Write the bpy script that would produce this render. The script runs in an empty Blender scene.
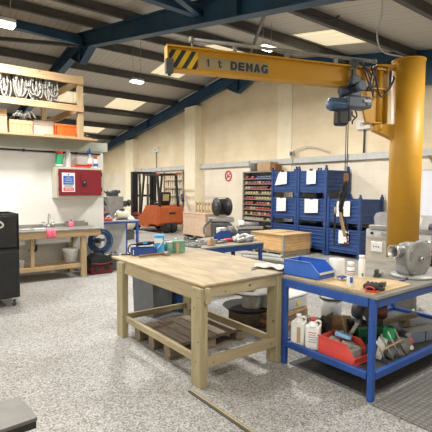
import bpy, bmesh, math, random
from mathutils import Vector, Matrix
PI = math.pi
rnd = random.Random(7)
C = bpy.context.scene.collection

# ------------------------------------------------------------------ materials
def new_mat(name):
    m = bpy.data.materials.new(name); m.use_nodes = True
    return m, m.node_tree.nodes, m.node_tree.links, m.node_tree.nodes['Principled BSDF']

def mat(name, col, rough=.6, metal=0., var=.12, scale=6., bump=.0, stretch=(1, 1, 1), alpha=1., dirt=None, coat=0., trans=0.):
    m, N, L, b = new_mat(name)
    tc = N.new('ShaderNodeTexCoord'); mp = N.new('ShaderNodeMapping'); mp.inputs['Scale'].default_value = stretch
    L.new(tc.outputs['Object'], mp.inputs[0])
    nz = N.new('ShaderNodeTexNoise'); nz.inputs['Scale'].default_value = scale; nz.inputs['Detail'].default_value = 6
    L.new(mp.outputs[0], nz.inputs['Vector'])
    cr = N.new('ShaderNodeValToRGB')
    cr.color_ramp.elements[0].position = .3; cr.color_ramp.elements[1].position = .7
    lo = [max(0, c * (1 - var)) for c in col]; hi = [min(1, c * (1 + var)) for c in col]
    cr.color_ramp.elements[0].color = (*lo, 1); cr.color_ramp.elements[1].color = (*hi, 1)
    L.new(nz.outputs[0], cr.inputs[0])
    out = cr.outputs[0]
    if dirt:
        n2 = N.new('ShaderNodeTexNoise'); n2.inputs['Scale'].default_value = dirt[1]; n2.inputs['Detail'].default_value = 8
        L.new(tc.outputs['Object'], n2.inputs['Vector'])
        r2 = N.new('ShaderNodeValToRGB'); r2.color_ramp.elements[0].position = dirt[2]; r2.color_ramp.elements[1].position = min(1, dirt[2] + .12)
        L.new(n2.outputs[0], r2.inputs[0])
        mx = N.new('ShaderNodeMix'); mx.data_type = 'RGBA'
        L.new(r2.outputs[0], mx.inputs[0]); L.new(out, mx.inputs[6]); mx.inputs[7].default_value = (*dirt[0], 1)
        out = mx.outputs[2]
    L.new(out, b.inputs['Base Color'])
    b.inputs['Roughness'].default_value = rough; b.inputs['Metallic'].default_value = metal
    b.inputs['Alpha'].default_value = alpha; b.inputs['Coat Weight'].default_value = coat
    b.inputs['Transmission Weight'].default_value = trans
    if bump:
        bp = N.new('ShaderNodeBump'); bp.inputs['Strength'].default_value = bump; bp.inputs['Distance'].default_value = .01
        L.new(nz.outputs[0], bp.inputs['Height']); L.new(bp.outputs[0], b.inputs['Normal'])
    return m

def emis(name, col, s):
    m, N, L, b = new_mat(name)
    b.inputs['Base Color'].default_value = (*col, 1)
    b.inputs['Emission Color'].default_value = (*col, 1); b.inputs['Emission Strength'].default_value = s
    return m

def floor_mat():
    m, N, L, b = new_mat('flake epoxy floor')
    tc = N.new('ShaderNodeTexCoord')
    v = N.new('ShaderNodeTexVoronoi'); v.inputs['Scale'].default_value = 92
    L.new(tc.outputs['Object'], v.inputs['Vector'])
    sp = N.new('ShaderNodeSeparateColor'); L.new(v.outputs['Color'], sp.inputs[0])
    cr = N.new('ShaderNodeValToRGB'); cr.color_ramp.interpolation = 'CONSTANT'
    e = cr.color_ramp.elements
    e[0].position = 0; e[0].color = (.13, .13, .128, 1)
    e[1].position = .11; e[1].color = (.21, .208, .20, 1)
    for p, c in ((.24, (.27, .268, .262, 1)), (.44, (.37, .37, .368, 1)), (.68, (.48, .48, .475, 1)), (.88, (.33, .31, .28, 1))):
        x = e.new(p); x.color = c
    L.new(sp.outputs[0], cr.inputs[0])
    n = N.new('ShaderNodeTexNoise'); n.inputs['Scale'].default_value = .9; n.inputs['Detail'].default_value = 5
    L.new(tc.outputs['Object'], n.inputs['Vector'])
    r2 = N.new('ShaderNodeValToRGB'); r2.color_ramp.elements[0].position = .35; r2.color_ramp.elements[1].position = .62
    r2.color_ramp.elements[0].color = (.84, .81, .76, 1); r2.color_ramp.elements[1].color = (1, 1, 1, 1)
    L.new(n.outputs[0], r2.inputs[0])
    mx = N.new('ShaderNodeMix'); mx.data_type = 'RGBA'; mx.blend_type = 'MULTIPLY'; mx.inputs[0].default_value = 1
    L.new(cr.outputs[0], mx.inputs[6]); L.new(r2.outputs[0], mx.inputs[7]); L.new(mx.outputs[2], b.inputs['Base Color'])
    b.inputs['Roughness'].default_value = .5
    return m

def block_mat(name, hi, lo_col, split, axis):
    # painted concrete blocks: colour changes at a paint line, joints as bump
    m, N, L, b = new_mat(name)
    tc = N.new('ShaderNodeTexCoord'); s = N.new('ShaderNodeSeparateXYZ'); L.new(tc.outputs['Object'], s.inputs[0])
    cb = N.new('ShaderNodeCombineXYZ'); L.new(s.outputs[axis], cb.inputs[0]); L.new(s.outputs[2], cb.inputs[1])
    br = N.new('ShaderNodeTexBrick'); br.inputs['Scale'].default_value = 1
    br.inputs['Brick Width'].default_value = .45; br.inputs['Row Height'].default_value = .225; br.inputs['Mortar Size'].default_value = .008
    br.inputs['Color1'].default_value = (1, 1, 1, 1); br.inputs['Color2'].default_value = (.98, .98, .98, 1); br.inputs['Mortar'].default_value = (.94, .93, .91, 1)
    L.new(cb.outputs[0], br.inputs['Vector'])
    gt = N.new('ShaderNodeMath'); gt.operation = 'GREATER_THAN'; gt.inputs[1].default_value = split; L.new(s.outputs[2], gt.inputs[0])
    mc = N.new('ShaderNodeMix'); mc.data_type = 'RGBA'; L.new(gt.outputs[0], mc.inputs[0])
    mc.inputs[6].default_value = (*lo_col, 1); mc.inputs[7].default_value = (*hi, 1)
    n = N.new('ShaderNodeTexNoise'); n.inputs['Scale'].default_value = 1.3; n.inputs['Detail'].default_value = 7
    L.new(tc.outputs['Object'], n.inputs['Vector'])
    r = N.new('ShaderNodeValToRGB'); r.color_ramp.elements[0].position = .3; r.color_ramp.elements[1].position = .65
    r.color_ramp.elements[0].color = (.88, .86, .82, 1); L.new(n.outputs[0], r.inputs[0])
    a = N.new('ShaderNodeMix'); a.data_type = 'RGBA'; a.blend_type = 'MULTIPLY'; a.inputs[0].default_value = 1
    L.new(mc.outputs[2], a.inputs[6]); L.new(br.outputs[0], a.inputs[7])
    c = N.new('ShaderNodeMix'); c.data_type = 'RGBA'; c.blend_type = 'MULTIPLY'; c.inputs[0].default_value = 1
    L.new(a.outputs[2], c.inputs[6]); L.new(r.outputs[0], c.inputs[7]); L.new(c.outputs[2], b.inputs['Base Color'])
    bp = N.new('ShaderNodeBump'); bp.inputs['Strength'].default_value = .2; bp.inputs['Distance'].default_value = .006
    L.new(br.outputs['Fac'], bp.inputs['Height']); bp.invert = True; L.new(bp.outputs[0], b.inputs['Normal'])
    b.inputs['Roughness'].default_value = .75
    return m

def wood(name, a, bcol, stretch=(1, 12, 12), scale=2.2, rough=.7, knots=True, stain=None):
    m, N, L, b = new_mat(name)
    tc = N.new('ShaderNodeTexCoord'); mp = N.new('ShaderNodeMapping'); mp.inputs['Scale'].default_value = stretch
    L.new(tc.outputs['Object'], mp.inputs[0])
    n = N.new('ShaderNodeTexNoise'); n.inputs['Scale'].default_value = scale; n.inputs['Detail'].default_value = 8; n.inputs['Distortion'].default_value = .6
    L.new(mp.outputs[0], n.inputs['Vector'])
    r = N.new('ShaderNodeValToRGB'); r.color_ramp.elements[0].position = .32; r.color_ramp.elements[1].position = .68
    r.color_ramp.elements[0].color = (*a, 1); r.color_ramp.elements[1].color = (*bcol, 1)
    L.new(n.outputs[0], r.inputs[0]); out = r.outputs[0]
    if knots:
        v = N.new('ShaderNodeTexVoronoi'); v.inputs['Scale'].default_value = 4.5; L.new(tc.outputs['Object'], v.inputs['Vector'])
        k = N.new('ShaderNodeValToRGB'); k.color_ramp.elements[0].position = .045; k.color_ramp.elements[1].position = .075
        k.color_ramp.elements[0].color = (0, 0, 0, 1); k.color_ramp.elements[1].color = (1, 1, 1, 1)
        L.new(v.outputs['Distance'], k.inputs[0])
        mx = N.new('ShaderNodeMix'); mx.data_type = 'RGBA'; L.new(k.outputs[0], mx.inputs[0])
        mx.inputs[6].default_value = (a[0] * .35, a[1] * .3, a[2] * .25, 1); L.new(out, mx.inputs[7]); out = mx.outputs[2]
    if stain:
        n2 = N.new('ShaderNodeTexNoise'); n2.inputs['Scale'].default_value = 1.7; n2.inputs['Detail'].default_value = 7; n2.inputs['Distortion'].default_value = .5
        L.new(tc.outputs['Object'], n2.inputs['Vector'])
        k2 = N.new('ShaderNodeValToRGB'); k2.color_ramp.elements[0].position = .5; k2.color_ramp.elements[1].position = .66
        L.new(n2.outputs[0], k2.inputs[0])
        m2 = N.new('ShaderNodeMix'); m2.data_type = 'RGBA'; L.new(k2.outputs[0], m2.inputs[0]); L.new(out, m2.inputs[6]); m2.inputs[7].default_value = (*stain, 1); out = m2.outputs[2]
    L.new(out, b.inputs['Base Color']); b.inputs['Roughness'].default_value = rough
    bp = N.new('ShaderNodeBump'); bp.inputs['Strength'].default_value = .15; bp.inputs['Distance'].default_value = .004
    L.new(n.outputs[0], bp.inputs['Height']); L.new(bp.outputs[0], b.inputs['Normal'])
    return m

M = {}
M['floor'] = floor_mat()
M['block'] = block_mat('cream block wall', (.88, .76, .55), (.86, .80, .68), 2.5, 1)
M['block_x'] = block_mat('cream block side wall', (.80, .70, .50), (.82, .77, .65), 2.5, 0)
M['cream'] = mat('cream painted pilaster', (.92, .83, .63), .7, var=.05, scale=3)
M['plaster'] = mat('white painted board', (.80, .79, .75), .7, var=.03, scale=1.5)
M['fascia'] = mat('grey green fascia', (.40, .43, .37), .7, var=.05)
M['purlin'] = mat('dull galvanised purlin', (.095, .095, .09), .65, .2, var=.2, scale=3)
M['blue_steel'] = mat('blue painted rafter steel', (.014, .060, .125), .5, .0, var=.25, scale=2, dirt=((.06, .08, .1), 3, .62))
M['yellow'] = mat('crane yellow paint', (.56, .29, .018), .52, var=.06, scale=2, coat=0., dirt=((.40, .20, .03), 4, .66))
M['bluebench'] = mat('bench blue paint', (.016, .07, .30), .45, var=.15, scale=8, dirt=((.10, .13, .25), 14, .66))
M['stillage'] = mat('stillage blue paint', (.014, .048, .17), .55, var=.15, scale=5, dirt=((.07, .08, .14), 9, .66))
M['bluebin'] = mat('bright blue plastic', (.035, .13, .50), .4, var=.08, scale=8)
M['grey'] = mat('mid grey metal', (.30, .30, .29), .5, .3, var=.15)
M['greytop'] = mat('worn grey steel top', (.27, .265, .24), .5, .25, var=.15, scale=5, dirt=((.18, .165, .14), 6, .6))
M['dark'] = mat('black plastic', (.011, .011, .012), .5, var=.3)
M['darkgrey'] = mat('dark grey plastic', (.065, .07, .075), .55, var=.2)
M['charcoal'] = mat('slate grey bin', (.12, .135, .15), .5, var=.12)
M['steel'] = mat('bare steel', (.52, .52, .52), .35, .85, var=.1, scale=10)
M['alu'] = mat('cast aluminium', (.30, .31, .31), .55, .35, var=.25, scale=9, bump=.4)
M['white'] = mat('white plastic', (.82, .82, .80), .45, var=.03)
M['offwhite'] = mat('off white cream', (.72, .68, .56), .55, var=.06)
M['rag'] = mat('white rag cloth', (.62, .62, .61), .9, var=.18, scale=14)
M['paper'] = mat('white paper', (.74, .74, .74), .8, var=.03)
M['red'] = mat('red paint', (.22, .015, .015), .45, var=.12)
M['darkred'] = mat('dark red cabinet door', (.19, .010, .020), .45, var=.08, scale=3)
M['redbin'] = mat('salmon red plastic bin', (.72, .085, .07), .45, var=.08)
M['orange'] = mat('forklift orange', (.40, .085, .02), .5, var=.12, dirt=((.30, .08, .03), 5, .62))
M['orangered'] = mat('orange red plastic', (.90, .15, .02), .5, var=.05)
M['green'] = mat('green plastic', (.02, .32, .12), .45, var=.15)
M['darkgreen'] = mat('dark green plastic', (.012, .14, .06), .5, var=.15)
M['palegreen'] = mat('grey green tin', (.16, .32, .24), .5, var=.2, scale=20)
M['skyblue'] = mat('sky blue card', (.05, .40, .80), .5, var=.1)
M['pink'] = mat('pink cloth', (.90, .16, .26), .8, var=.12, scale=30)
M['beige'] = mat('machine beige', (.50, .47, .39), .5, var=.06)
M['tan'] = mat('cardboard', (.52, .36, .21), .8, var=.1)
M['card'] = mat('brown cardboard', (.43, .29, .17), .8, var=.12)
M['palecard'] = mat('pale cardboard', (.50, .45, .38), .8, var=.08)
M['rubber'] = mat('black rubber', (.02, .02, .02), .8, var=.3)
M['yellowp'] = mat('yellow tape', (.85, .65, .02), .5, var=.05)
M['brown'] = mat('brown wood handle', (.25, .11, .04), .5, var=.2, stretch=(1, 8, 8))
M['hoist'] = mat('slate blue hoist casting', (.075, .10, .135), .42, .2, var=.15)
M['motorblue'] = mat('steel blue motor', (.07, .13, .24), .42, .2, var=.12)
M['cable'] = mat('black cable', (.02, .02, .025), .5, var=.1)
M['hose'] = mat('blue hose', (.02, .065, .15), .45, var=.15)
M['strip'] = mat('grey white strips', (.28, .27, .245), .7, var=.35, scale=18)
M['tub'] = mat('grey plastic tubing', (.24, .24, .22), .55, var=.15)
M['lettering'] = mat('dark lettering', (.03, .045, .06), .5, var=.1)
M['plate'] = mat('grey label plate', (.33, .28, .17), .45, var=.06)
M['palegrey'] = mat('pale grey paint', (.55, .56, .55), .5, var=.08)
M['signblue'] = mat('sign blue', (.03, .12, .42), .5, var=.04)
M['signred'] = mat('sign red', (.62, .05, .03), .5, var=.04)
M['rackred'] = mat('rack bin red', (.34, .03, .04), .5, var=.25, scale=30)
M['rackyellow'] = mat('rack bin yellow', (.40, .33, .14), .5, var=.2, scale=30)
M['rackgrey'] = mat('rack grey steel', (.25, .24, .21), .55, .2, var=.12)
M['rackblue'] = mat('rack bin blue', (.03, .08, .35), .5, var=.25, scale=30)
M['mirrorgrey'] = mat('scuffed clear guard', (.45, .44, .47), .3, var=.2, alpha=.75)
M['pine'] = wood('pressure treated pine', (.30, .26, .15), (.41, .36, .215), (9, 9, 1))
M['pine_y'] = wood('pine along y', (.32, .265, .155), (.43, .36, .225), (9, 1, 9))
M['pine_x'] = wood('pine along x', (.32, .265, .155), (.43, .36, .225), (1, 9, 9))
M['wpine_x'] = wood('warm pine along x', (.42, .28, .145), (.56, .39, .215), (1, 9, 9))
M['wpine_z'] = wood('warm pine upright', (.38, .285, .155), (.50, .385, .22), (9, 9, 1))
M['wpine_y'] = wood('warm pine along y', (.40, .28, .15), (.53, .385, .22), (9, 1, 9))
M['ply'] = wood('worn plywood top', (.33, .255, .145), (.47, .375, .235), (5, 1, 1), 2.5, .6, False, stain=(.24, .205, .155))
M['plybox'] = wood('pinkish plywood', (.48, .34, .24), (.60, .45, .33), (1, 4, 4), 3, .7, False)
M['plytan'] = wood('tan plywood sheet', (.50, .36, .19), (.60, .44, .25), (1, 5, 1), 3, .6, False)
M['crate'] = wood('crate timber', (.48, .28, .11), (.68, .44, .20), (1.2, 1.2, 9), 3)
M['pallet_y'] = wood('weathered deck board', (.15, .115, .08), (.27, .215, .155), (10, 2, 10), 3)
M['pallet'] = wood('weathered pallet wood', (.16, .125, .09), (.30, .24, .17), (2, 10, 10), 3)

def roof_mat():
    m, N, L, b = new_mat('ribbed roof sheet')
    tc = N.new('ShaderNodeTexCoord'); s = N.new('ShaderNodeSeparateXYZ'); L.new(tc.outputs['Object'], s.inputs[0])
    mu = N.new('ShaderNodeMath'); mu.operation = 'MULTIPLY'; mu.inputs[1].default_value = 1 / .33; L.new(s.outputs[0], mu.inputs[0])
    fr = N.new('ShaderNodeMath'); fr.operation = 'FRACT'; L.new(mu.outputs[0], fr.inputs[0])
    r = N.new('ShaderNodeValToRGB'); e = r.color_ramp.elements
    e[0].position = 0; e[0].color = (.15, .14, .12, 1); e[1].position = .07; e[1].color = (.50, .47, .42, 1)
    x = e.new(.5); x.color = (.46, .435, .385, 1); x = e.new(1.); x.color = (.52, .49, .43, 1)
    L.new(fr.outputs[0], r.inputs[0]); L.new(r.outputs[0], b.inputs['Base Color']); b.inputs['Roughness'].default_value = .55
    bp = N.new('ShaderNodeBump'); bp.inputs['Distance'].default_value = .02; bp.inputs['Strength'].default_value = .5
    L.new(r.outputs[0], bp.inputs['Height']); L.new(bp.outputs[0], b.inputs['Normal'])
    return m
M['roof'] = roof_mat()

def sky_mat():
    m, N, L, b = new_mat('translucent rooflight')
    tc = N.new('ShaderNodeTexCoord'); w = N.new('ShaderNodeTexWave'); w.inputs['Scale'].default_value = 1.1; w.inputs['Distortion'].default_value = 1.5
    L.new(tc.outputs['Object'], w.inputs['Vector'])
    r = N.new('ShaderNodeValToRGB'); r.color_ramp.elements[0].color = (.80, .64, .38, 1); r.color_ramp.elements[1].color = (1, .86, .60, 1)
    L.new(w.outputs[0], r.inputs[0]); L.new(r.outputs[0], b.inputs['Emission Color']); b.inputs['Emission Strength'].default_value = .95
    b.inputs['Base Color'].default_value = (.7, .65, .5, 1)
    return m
M['rooflight'] = sky_mat()

def hazard_mat():
    m, N, L, b = new_mat('black and yellow warning stripes')
    tc = N.new('ShaderNodeTexCoord'); s = N.new('ShaderNodeSeparateXYZ'); L.new(tc.outputs['Object'], s.inputs[0])
    a = N.new('ShaderNodeMath'); a.operation = 'MULTIPLY_ADD'; a.inputs[1].default_value = .60; L.new(s.outputs[2], a.inputs[0]); L.new(s.outputs[0], a.inputs[2])
    d = N.new('ShaderNodeMath'); d.operation = 'MULTIPLY'; d.inputs[1].default_value = 1 / .118; L.new(a.outputs[0], d.inputs[0])
    f = N.new('ShaderNodeMath'); f.operation = 'FRACT'; L.new(d.outputs[0], f.inputs[0])
    g = N.new('ShaderNodeMath'); g.operation = 'GREATER_THAN'; g.inputs[1].default_value = .52; L.new(f.outputs[0], g.inputs[0])
    mx = N.new('ShaderNodeMix'); mx.data_type = 'RGBA'; L.new(g.outputs[0], mx.inputs[0])
    mx.inputs[6].default_value = (.72, .50, .02, 1); mx.inputs[7].default_value = (.02, .03, .03, 1)
    L.new(mx.outputs[2], b.inputs['Base Color']); b.inputs['Roughness'].default_value = .45
    return m
M['hazard'] = hazard_mat()

def matmat(name, c1, c2, s):
    m, N, L, b = new_mat(name)
    tc = N.new('ShaderNodeTexCoord'); v = N.new('ShaderNodeTexVoronoi'); v.inputs['Scale'].default_value = s; v.inputs['Randomness'].default_value = .15
    L.new(tc.outputs['Object'], v.inputs['Vector'])
    r = N.new('ShaderNodeValToRGB'); r.color_ramp.elements[0].position = .25; r.color_ramp.elements[1].position = .55
    r.color_ramp.elements[0].color = (*c1, 1); r.color_ramp.elements[1].color = (*c2, 1)
    L.new(v.outputs['Distance'], r.inputs[0]); L.new(r.outputs[0], b.inputs['Base Color']); b.inputs['Roughness'].default_value = .7
    bp = N.new('ShaderNodeBump'); bp.invert = True; bp.inputs['Distance'].default_value = .01; bp.inputs['Strength'].default_value = .8
    L.new(v.outputs['Distance'], bp.inputs['Height']); L.new(bp.outputs[0], b.inputs['Normal'])
    return m
M['mat_hex'] = matmat('textured grey rubber mat', (.20, .195, .18), (.11, .105, .10), 22)
M['mat_plain'] = mat('plain charcoal rubber mat', (.085, .085, .09), .75, var=.35, scale=60)

# ------------------------------------------------------------------ mesh builder
class B:
    def __init__(s): s.bm = bmesh.new()
    def _tail(s, n0): return [v for v in s.bm.verts][n0:]
    def box(s, c, d, rz=0, rx=0, ry=0, bev=0., seg=1):
        bm2 = bmesh.new(); bmesh.ops.create_cube(bm2, size=1)
        bmesh.ops.scale(bm2, vec=Vector(d), verts=bm2.verts)
        if bev: bmesh.ops.bevel(bm2, geom=list(bm2.edges), offset=min(bev, min(d) * .45), segments=seg, affect='EDGES', profile=.5)
        mt = Matrix.Translation(Vector(c)) @ Matrix.Rotation(rz, 4, 'Z') @ Matrix.Rotation(ry, 4, 'Y') @ Matrix.Rotation(rx, 4, 'X')
        bm2.transform(mt); s.merge(bm2); return s
    def bx(s, x0, x1, y0, y1, z0, z1, bev=0.): return s.box(((x0 + x1) / 2, (y0 + y1) / 2, (z0 + z1) / 2), (abs(x1 - x0), abs(y1 - y0), abs(z1 - z0)), bev=bev)
    def merge(s, bm2):
        me = bpy.data.meshes.new('tmp'); bm2.to_mesh(me); bm2.free(); s.bm.from_mesh(me); bpy.data.meshes.remove(me)
    def cyl(s, p0, p1, r0, r1=None, n=20, caps=True):
        if r1 is None: r1 = r0
        p0, p1 = Vector(p0), Vector(p1); d = p1 - p0
        q = d.to_track_quat('Z', 'Y').to_matrix()
        rings = []
        for p, r in ((p0, r0), (p1, r1)):
            rings.append([s.bm.verts.new(p + q @ Vector((r * math.cos(2 * PI * k / n), r * math.sin(2 * PI * k / n), 0))) for k in range(n)])
        for k in range(n):
            f = s.bm.faces.new((rings[0][k], rings[0][(k + 1) % n], rings[1][(k + 1) % n], rings[1][k])); f.smooth = True
        if caps:
            if r0 > 1e-5: s.bm.faces.new(list(reversed(rings[0])))
            if r1 > 1e-5: s.bm.faces.new(rings[1])
        return s
    def lathe(s, prof, c=(0, 0, 0), n=24, axis='Z', sx=1., sy=1.):
        rings = []; c = Vector(c)
        def tr(x, y, z):
            if axis == 'Z': return c + Vector((x, y, z))
            if axis == 'X': return c + Vector((z, x, y))
            return c + Vector((y, z, x))
        for r, z in prof:
            if r < 1e-5: rings.append([s.bm.verts.new(tr(0, 0, z))])
            else: rings.append([s.bm.verts.new(tr(sx * r * math.cos(2 * PI * k / n), sy * r * math.sin(2 * PI * k / n), z)) for k in range(n)])
        for a, b in zip(rings, rings[1:]):
            for k in range(n):
                k2 = (k + 1) % n
                if len(a) == 1 and len(b) == 1: continue
                if len(a) == 1: vs = (a[0], b[k2], b[k])
                elif len(b) == 1: vs = (a[k], a[k2], b[0])
                else: vs = (a[k], a[k2], b[k2], b[k])
                f = s.bm.faces.new(vs); f.smooth = True
        return s
    def prism(s, poly, h0, h1, plane='XZ'):
        # poly of (u,v); plane XZ extrudes along y, YZ along x, XY along z
        def P(u, v, h): return {'XZ': (u, h, v), 'YZ': (h, u, v), 'XY': (u, v, h)}[plane]
        a = [s.bm.verts.new(P(u, v, h0)) for u, v in poly]; b = [s.bm.verts.new(P(u, v, h1)) for u, v in poly]
        n = len(poly); s.bm.faces.new(a); s.bm.faces.new(list(reversed(b)))
        for k in range(n): s.bm.faces.new((a[k], b[k], b[(k + 1) % n], a[(k + 1) % n]))
        bmesh.ops.recalc_face_normals(s.bm, faces=s.bm.faces); return s
    def tube(s, pts, r, n=8, closed=False, smooth=True, caps=True):
        pts = [Vector(p) for p in pts]
        if smooth and len(pts) > 2:
            out = []; m = len(pts)
            rng = range(m if closed else m - 1)
            for i in rng:
                p0 = pts[(i - 1) % m] if closed or i > 0 else pts[i]; p1 = pts[i]; p2 = pts[(i + 1) % m]
                p3 = pts[(i + 2) % m] if closed or i + 2 < m else p2
                for k in range(5):
                    t = k / 5
                    out.append(.5 * ((2 * p1) + (-p0 + p2) * t + (2 * p0 - 5 * p1 + 4 * p2 - p3) * t * t + (-p0 + 3 * p1 - 3 * p2 + p3) * t ** 3))
            if not closed: out.append(pts[-1])
            pts = out
        rings = []; m = len(pts); up = Vector((0.013, .021, 1)).normalized()
        for i, p in enumerate(pts):
            if closed: d = pts[(i + 1) % m] - pts[i - 1]
            else: d = pts[min(i + 1, m - 1)] - pts[max(i - 1, 0)]
            if d.length < 1e-9: d = Vector((0, 0, 1))
            d.normalize(); a = d.cross(up)
            if a.length < .05: a = d.cross(Vector((1, 0, 0)))
            a.normalize(); b2 = a.cross(d)
            rings.append([s.bm.verts.new(p + r * (math.cos(2 * PI * k / n) * a + math.sin(2 * PI * k / n) * b2)) for k in range(n)])
        for i in range(m if closed else m - 1):
            A, Bq = rings[i], rings[(i + 1) % m]
            for k in range(n):
                f = s.bm.faces.new((A[k], A[(k + 1) % n], Bq[(k + 1) % n], Bq[k])); f.smooth = True
        if not closed and caps: s.bm.faces.new(list(reversed(rings[0]))); s.bm.faces.new(rings[-1])
        return s
    def sphere(s, c, r, sc=(1, 1, 1), u=16, v=10):
        bm2 = bmesh.new(); bmesh.ops.create_uvsphere(bm2, u_segments=u, v_segments=v, radius=r)
        for f in bm2.faces: f.smooth = True
        bmesh.ops.scale(bm2, vec=Vector(sc), verts=bm2.verts); bm2.transform(Matrix.Translation(Vector(c))); s.merge(bm2); return s
    def done(s, name, m, parent=None, loc=None, rz=0, rot=None):
        bmesh.ops.recalc_face_normals(s.bm, faces=s.bm.faces)
        me = bpy.data.meshes.new(name); s.bm.to_mesh(me); s.bm.free()
        me.materials.append(M[m] if isinstance(m, str) else m)
        o = bpy.data.objects.new(name, me); C.objects.link(o)
        if parent: o.parent = parent
        if loc: o.location = loc
        if rot: o.rotation_euler = rot
        elif rz: o.rotation_euler = (0, 0, rz)
        return o

def thing(name, label, cat, loc=(0, 0, 0), rz=0, group=None):
    o = bpy.data.objects.new(name, None); C.objects.link(o); o.empty_display_size = .1
    o.location = loc; o.rotation_euler = (0, 0, rz); o['label'] = label; o['category'] = cat
    if group: o['group'] = group
    return o
def tag(o, label, cat, group=None):
    o['label'] = label; o['category'] = cat
    if group: o['group'] = group
    return o
def struct(o): o['kind'] = 'structure'; return o
def dup(root, loc, rz, label, group=None):
    r = root.copy(); C.objects.link(r); r.location = loc; r.rotation_euler = (0, 0, rz); r['label'] = label
    if group: r['group'] = group
    for ch in list(root.children):
        c = ch.copy(); C.objects.link(c); c.parent = r
        for g in list(ch.children):
            d = g.copy(); C.objects.link(d); d.parent = c
    return r
def text(s, size, m, parent, loc, rot, name='lettering', depth=.002, bold=0., sx=1.):
    cu = bpy.data.curves.new('t', 'FONT'); cu.body = s; cu.size = size; cu.extrude = depth; cu.offset = bold; cu.align_x = 'CENTER'; cu.align_y = 'CENTER'
    t = bpy.data.objects.new('t', cu); C.objects.link(t)
    dg = bpy.context.evaluated_depsgraph_get(); me = bpy.data.meshes.new_from_object(t.evaluated_get(dg))
    bpy.data.objects.remove(t); bpy.data.curves.remove(cu)
    o = bpy.data.objects.new(name, me); C.objects.link(o); me.materials.clear(); me.materials.append(M[m])
    if parent: o.parent = parent
    o.location = loc; o.rotation_euler = rot; o.scale = (sx, 1, 1)
    return o

# ------------------------------------------------------------------ building shell
YR = 11.5
def zr(y): return 6.10 - (.185 * (YR - y) if y < YR else .145 * (y - YR))   # roof sheet height
X0, X1, Y0, Y1 = -5.5, 10.0, -1.6, 24.5
struct(B().bx(X0, X1, Y0, Y1, -.1, 0).done('floor', 'floor'))
def gable(x0, x1, name, m):
    poly = [(Y0, 0), (Y1, 0), (Y1, zr(Y1) - .01), (YR, zr(YR) - .01), (Y0, zr(Y0) - .01)]
    return struct(B().prism(poly, x0, x1, 'YZ').done(name, m))
gable(X1, X1 + .2, 'wall_back', 'block'); gable(X0 - .2, X0, 'wall_left', 'block')
struct(B().bx(X0 - .2, X1 + .2, Y1, Y1 + .2, 0, zr(Y1)).done('wall_far', 'block_x'))
struct(B().bx(X0 - .2, X1 + .2, Y0 - .2, Y0, 0, zr(Y0)).done('wall_near', 'block_x'))
# roof in strips, leaving the rooflight openings out
lights = [(5.0, 6.15, 16.5, 17.75), (7.45, 8.8, 16.3, 17.75), (7.5, 8.8, 20.35, 21.85), (7.45, 8.65, 12.5, 13.6),
          (7.4, 8.65, 5.55, 6.85), (7.4, 8.65, 9.0, 10.3), (-1.2, 0, 5.6, 6.8), (-1.2, 0, 1.9, 3.2), (2.4, 3.5, 1.9, 3.2)]
xs = sorted({X0, X1} | {a for l in lights for a in l[:2]}); ys = sorted({Y0 - .2, Y1 + .2, YR} | {a for l in lights for a in l[2:]})
rb = B()
for i in range(len(xs) - 1):
    for j in range(len(ys) - 1):
        cx, cy = (xs[i] + xs[i + 1]) / 2, (ys[j] + ys[j + 1]) / 2
        if any(l[0] < cx < l[1] and l[2] < cy < l[3] for l in lights): continue
        a, b = ys[j], ys[j + 1]
        rb.prism([(a, zr(a)), (b, zr(b)), (b, zr(b) + .05), (a, zr(a) + .05)], xs[i], xs[i + 1], 'YZ')
struct(rb.done('ceiling', 'roof'))
for k, (a, b, c, d) in enumerate(lights):
    struct(B().prism([(c, zr(c) + .012), (d, zr(d) + .012), (d, zr(d) + .04), (c, zr(c) + .04)], a, b, 'YZ').done('window_%d' % (k + 1), 'rooflight'))
# purlins (channel section) along x
tn = 1
for y in (-.3, 1.5, 3.35, 5.1, 6.95, 8.75, 10.5, 12.1, 13.8, 15.75, 17.85, 19.95, 22.1, 24.0):
    z = zr(y) - .01; b = B(); s = 1 if y < YR else -1
    b.bx(X0, X1, y - .008, y + .008, z - .22, z); b.bx(X0, X1, y - .07 * (s < 0), y + .07 * (s > 0), z - .012, z - .002); b.bx(X0, X1, y - .07 * (s > 0), y + .07 * (s < 0), z - .22, z - .208)
    b.bx(X0, X1, y + .07 * (-s) - .006, y + .07 * (-s) + .006, z - .22, z - .19)
    struct(b.done('trim_%d' % tn, 'purlin')); tn += 1
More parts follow.
